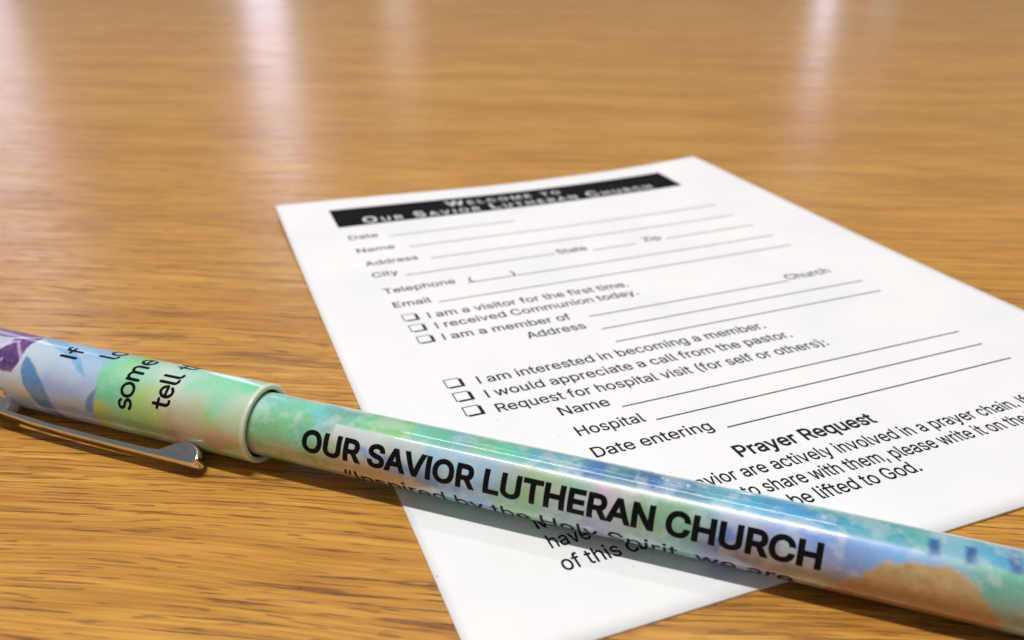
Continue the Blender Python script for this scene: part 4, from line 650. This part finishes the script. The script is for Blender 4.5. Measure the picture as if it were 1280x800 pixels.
S_MOUTH = 9.1
def build_pen():
    # barrel
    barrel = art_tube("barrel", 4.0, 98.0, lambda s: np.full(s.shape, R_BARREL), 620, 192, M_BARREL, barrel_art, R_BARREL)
    lathe("nose_cone", [(98.0, R_BARREL), (98.2, 3.80), (103, 2.9), (107, 1.9), (107.4, 1.5), (107.4, 0.9)], 48, [M_CHROME])
    lathe("tip", [(107.2, 0.95), (109.6, 0.5), (110.0, 0.3), (110.2, 0.02)], 24, [M_CHROME])
    # cap: printed sleeve, rolled cream rim, bore, domed end
    cap = art_tube("cap", -41.0, S_MOUTH - 0.35, lambda s: np.full(s.shape, R_CAP), 420, 224, M_CAP, cap_art, R_CAP)
    R = R_CAP; rim = [(S_MOUTH - 0.352, R)]
    for k in range(1, 7):
        a = k / 6 * math.pi / 2; rim.append((S_MOUTH - 0.35 + 0.35 * math.sin(a), R - 0.22 + 0.22 * math.cos(a)))
    rim += [(S_MOUTH + 0.0, 4.42), (S_MOUTH - 0.08, 4.27), (S_MOUTH - 0.3, 4.18), (S_MOUTH - 0.5, 4.15)]
    lathe("cap_rim", rim, 128, [M_CREAM], cap)
    lathe("cap_bore", [(S_MOUTH - 0.48, 4.155), (S_MOUTH - 1.0, 4.1), (4.5, 4.0), (4.2, 3.89)], 96, [M_DARK], cap)
    lathe("cap_end", [(-41.0, R), (-41.5, 4.7), (-42.0, 4.1), (-42.3, 3.0), (-42.4, 0.01)], 64, [M_CREAM], cap)

    # lettering on the barrel, wrapped round it
    def wrap(text, s0, s1, deg_base, cap_deg, weight, name):
        H = cap_deg * math.pi / 180 * R_BARREL
        V, Fc = text_mesh(text, s1 - s0, H, weight)
        me = mesh_from(name, [(x, y, k) for x, y, k in V], Fc)
        bm = bmesh.new(); bm.from_mesh(me)
        y = -1.0
        while y < H * 1.4:
            bmesh.ops.bisect_plane(bm, geom=list(bm.verts) + list(bm.edges) + list(bm.faces), plane_co=(0, y, 0), plane_no=(0, 1, 0)); y += 0.22
        for v in bm.verts:
            p = cyl(s0 + v.co.x, deg_base - v.co.y / R_BARREL * 180 / math.pi, R_BARREL + 0.016 + 0.008 * v.co.z)
            v.co = p
        bm.to_mesh(me); bm.free()
        link(name, me, [M_PEN_INK], barrel, smooth=False)
    wrap("OUR SAVIOR LUTHERAN CHURCH", 16.4, 73.6, 83.3, 35.5, 0.031, "barrel_lettering")
    wrap("\u201cInspired by the Holy Spirit, we are", 21.6, 71.4, 138.0, 33.0, 0.008, "barrel_lettering")

    # hand lettering on the cap: round-pen strokes, running round the sleeve
    def arc(cx, cy, rx, ry, a0, a1, n=16):
        return [(cx + rx * math.cos(math.radians(a0 + (a1 - a0) * i / n)), cy + ry * math.sin(math.radians(a0 + (a1 - a0) * i / n))) for i in range(n + 1)]
    STR = {   # x-height 1; (advance, strokes)
        'I': (0.62, [[(0.2, 0), (0.2, 1.36)]]),
        'f': (0.72, [arc(0.52, 1.12, 0.24, 0.26, 60, 180) + [(0.28, 0)], [(0.02, 0.86), (0.6, 0.86)]]),
        'l': (0.60, [[(0.18, 1.42), (0.18, 0.30)] + arc(0.44, 0.30, 0.26, 0.28, 180, 285)]),
        'o': (1.16, [arc(0.56, 0.5, 0.47, 0.5, 0, 360, 28)]),
        's': (0.92, [arc(0.46, 0.74, 0.30, 0.25, 35, 250, 14) + arc(0.46, 0.25, 0.33, 0.25, 80, -150, 16)]),
        'm': (1.62, [[(0.18, 0), (0.18, 0.98)], arc(0.48, 0.66, 0.30, 0.32, 180, 0, 12) + [(0.78, 0)], arc(1.08, 0.66, 0.30, 0.32, 180, 0, 12) + [(1.38, 0)]]),
        'e': (1.10, [[(0.12, 0.52), (0.94, 0.52)] + arc(0.54, 0.5, 0.42, 0.5, 3, 318, 26)]),
        't': (0.84, [[(0.34, 1.30), (0.34, 0.30)] + arc(0.60, 0.30, 0.26, 0.28, 180, 290), [(0.06, 0.92), (0.74, 0.92)]]),
        'n': (1.12, [[(0.18, 0), (0.18, 0.98)], arc(0.50, 0.60, 0.34, 0.38, 180, 0, 12) + [(0.84, 0)]]),
        'v': (1.0, [[(0.08, 0.98), (0.48, 0.02), (0.88, 0.98)]]),
        'h': (1.12, [[(0.18, 0), (0.18, 1.42)], arc(0.50, 0.60, 0.34, 0.38, 180, 0, 12) + [(0.84, 0)]]),
        ' ': (0.7, []),
    }
    def strokes(text, s_base, deg0, xh, pen_w, name="cap_lettering", xs=1.0):
        """baseline at s_base, ascenders towards -s, advancing over the top"""
        V = []; Fc = []; x = 0.0; layer = 0
        for ch in text:
            adv, sts = STR[ch]
            for st in sts:
                P = [((x + a) * xh * xs, b_ * xh) for a, b_ in st]
                # resample
                Q = [P[0]]
                for p, q in zip(P, P[1:]):
                    L = math.hypot(q[0] - p[0], q[1] - p[1]); n = max(1, int(L / 0.16))
                    for i in range(1, n + 1): Q.append((p[0] + (q[0] - p[0]) * i / n, p[1] + (q[1] - p[1]) * i / n))
                w = pen_w / 2; T = []
                for i in range(len(Q)):
                    a, b_ = Q[max(i - 1, 0)], Q[min(i + 1, len(Q) - 1)]; L = math.hypot(b_[0] - a[0], b_[1] - a[1]) + 1e-9
                    T.append(((b_[0] - a[0]) / L, (b_[1] - a[1]) / L))
                up_ = 0.016 + 0.004 * (layer % 5); layer += 1
                def P3(x_, y_): return cyl(s_base - y_, deg0 - x_ / R_CAP * 180 / math.pi, R_CAP + up_)
                closed = ch == 'o'
                b0 = len(V)
                for (qx, qy), (tx, ty) in zip(Q, T):
                    V.append(P3(qx - ty * w, qy + tx * w)); V.append(P3(qx + ty * w, qy - tx * w))
                for i in range(len(Q) - 1): Fc.append((b0 + 2 * i, b0 + 2 * i + 1, b0 + 2 * i + 3, b0 + 2 * i + 2))
                if not closed:
                    for e, sg in ((0, -1), (len(Q) - 1, 1)):      # round ends
                        tx, ty = T[e]; qx, qy = Q[e]; c0 = len(V)
                        for j in range(9):
                            a = math.pi * j / 8 - math.pi / 2
                            V.append(P3(qx + w * (math.cos(a) * tx * sg - math.sin(a) * ty), qy + w * (math.cos(a) * ty * sg + math.sin(a) * tx)))
                        Fc.append(tuple(range(c0, c0 + 9)))
            x += adv
        link(name, mesh_from(name, V, Fc), [M_PEN_INK], cap, smooth=False)
    strokes("some one", -7.25, 78.0, 1.75, 0.41, xs=1.0)
    strokes("tell them"[:4] + " the", -1.75, 64.5, 1.72, 0.41, xs=0.93)
    strokes("lo ve", -12.7, 6.0, 1.75, 0.41)
    strokes("If ", -18.0, 22.0, 1.75, 0.41)

    # metal clip in the plane 117 degrees from the top
    PH = 117.0
    inner = [(-31.0, 5.9), (-28.5, 6.35), (-24.8, 6.62), (-19.2, 6.85), (-14.0, 6.95), (-8.0, 6.95), (-3.6, 6.9)]
    bulb = [(-2.2, 6.72), (-1.5, 6.2), (-0.6, 5.55), (0.4, 5.12), (1.2, 5.0), (2.0, 5.15), (2.7, 5.5), (3.2, 6.1), (3.45, 6.7), (3.45, 7.1)]
    outer = [(3.25, 7.5), (2.6, 7.68), (-3.3, 7.75), (-10.0, 7.72), (-16.0, 7.65), (-22.0, 7.5), (-27.0, 7.15), (-31.0, 6.75), (-33.0, 6.2)]
    poly = inner + bulb + outer
    hw = 1.0; rr = 0.24
    def off(poly, d):
        n = len(poly); out = []
        for i in range(n):
            (x0, y0), (x1, y1), (x2, y2) = poly[i - 1], poly[i], poly[(i + 1) % n]
            ax, ay = x1 - x0, y1 - y0; bx, by = x2 - x1, y2 - y1
            la, lb = math.hypot(ax, ay) + 1e-9, math.hypot(bx, by) + 1e-9
            nx, ny = -(ay / la + by / lb), (ax / la + bx / lb); L = math.hypot(nx, ny) + 1e-9
            out.append((x1 + nx / L * d, y1 + ny / L * d))
        return out
    a = math.radians(PH); U = Vector((0, -math.sin(a), math.cos(a))); N = Vector((0, math.cos(a), math.sin(a)))
    sgn = 1 if sum(poly[i - 1][0] * poly[i][1] - poly[i][0] * poly[i - 1][1] for i in range(len(poly))) > 0 else -1
    rings = []; K = 5
    for k in range(K + 1):
        t = k / K * math.pi / 2; rings.append((-(hw - rr) - rr * math.cos(t), rr * (1 - math.sin(t))))
    rings = rings + [(-o, d) for o, d in rings[::-1]]
    V = []; Fc = []; n = len(poly)
    for o_, d in rings:
        for (x, y) in off(poly, d * sgn): V.append((Vector((x, 0, 0)) + U * y + N * o_) * S)
    for i in range(len(rings) - 1):
        for k in range(n): Fc.append((i * n + k, i * n + (k + 1) % n, (i + 1) * n + (k + 1) % n, (i + 1) * n + k))
    Fc.append(tuple(range(n))[::-1]); Fc.append(tuple((len(rings) - 1) * n + k for k in range(n)))
    me = mesh_from("clip", V, Fc)
    bm = bmesh.new(); bm.from_mesh(me); bmesh.ops.recalc_face_normals(bm, faces=bm.faces); bm.to_mesh(me); bm.free()
    clip = link("clip", me, [M_CHROME], pen)
    for p in me.polygons:
        if len(p.vertices) > 4: p.use_smooth = False
    # bracket that carries the clip out of the cap, and its wrap-round collar
    V = []; Fc = []
    sec = [(-34.0, 3.8), (-27.6, 3.8), (-26.6, 6.7), (-27.2, 7.0), (-34.0, 6.4)]
    for o_ in (-1.1, 1.1):
        for x, y in sec: V.append((Vector((x, 0, 0)) + U * y + N * o_) * S)
    m_ = len(sec)
    for k in range(m_): Fc.append((k, (k + 1) % m_, m_ + (k + 1) % m_, m_ + k))
    Fc += [tuple(range(m_))[::-1], tuple(range(m_, 2 * m_))]
    me = mesh_from("clip_bracket", V, Fc); bm = bmesh.new(); bm.from_mesh(me)
    bmesh.ops.recalc_face_normals(bm, faces=bm.faces); bmesh.ops.bevel(bm, geom=list(bm.edges), offset=0.00022, segments=3, affect='EDGES'); bm.to_mesh(me); bm.free()
    link("clip_bracket", me, [M_CHROME], clip, smooth=False)
    V = []; Fc = []; na = 40
    for k in range(na + 1):
        dg = 76 + 82 * k / na
        tip = -28.0 if dg > 92 else -28.0 - (92 - dg) * 0.10
        for s_, r_ in ((-36, R_CAP + .01), (-36, R_CAP + .25), (tip - .1, R_CAP + .25), (tip, R_CAP + .15), (tip, R_CAP + .01)):
            V.append(cyl(s_, dg, r_))
    for k in range(na):
        for j in range(4): Fc.append((k * 5 + j, k * 5 + j + 1, k * 5 + j + 6, k * 5 + j + 5))
    Fc += [(0, 1, 2, 3, 4), tuple(na * 5 + j for j in (4, 3, 2, 1, 0))]
    me = mesh_from("clip_collar", V, Fc); bm = bmesh.new(); bm.from_mesh(me); bmesh.ops.recalc_face_normals(bm, faces=bm.faces); bm.to_mesh(me); bm.free()
    link("clip_collar", me, [M_CHROME], clip)
build_pen()
bpy.context.view_layer.update()
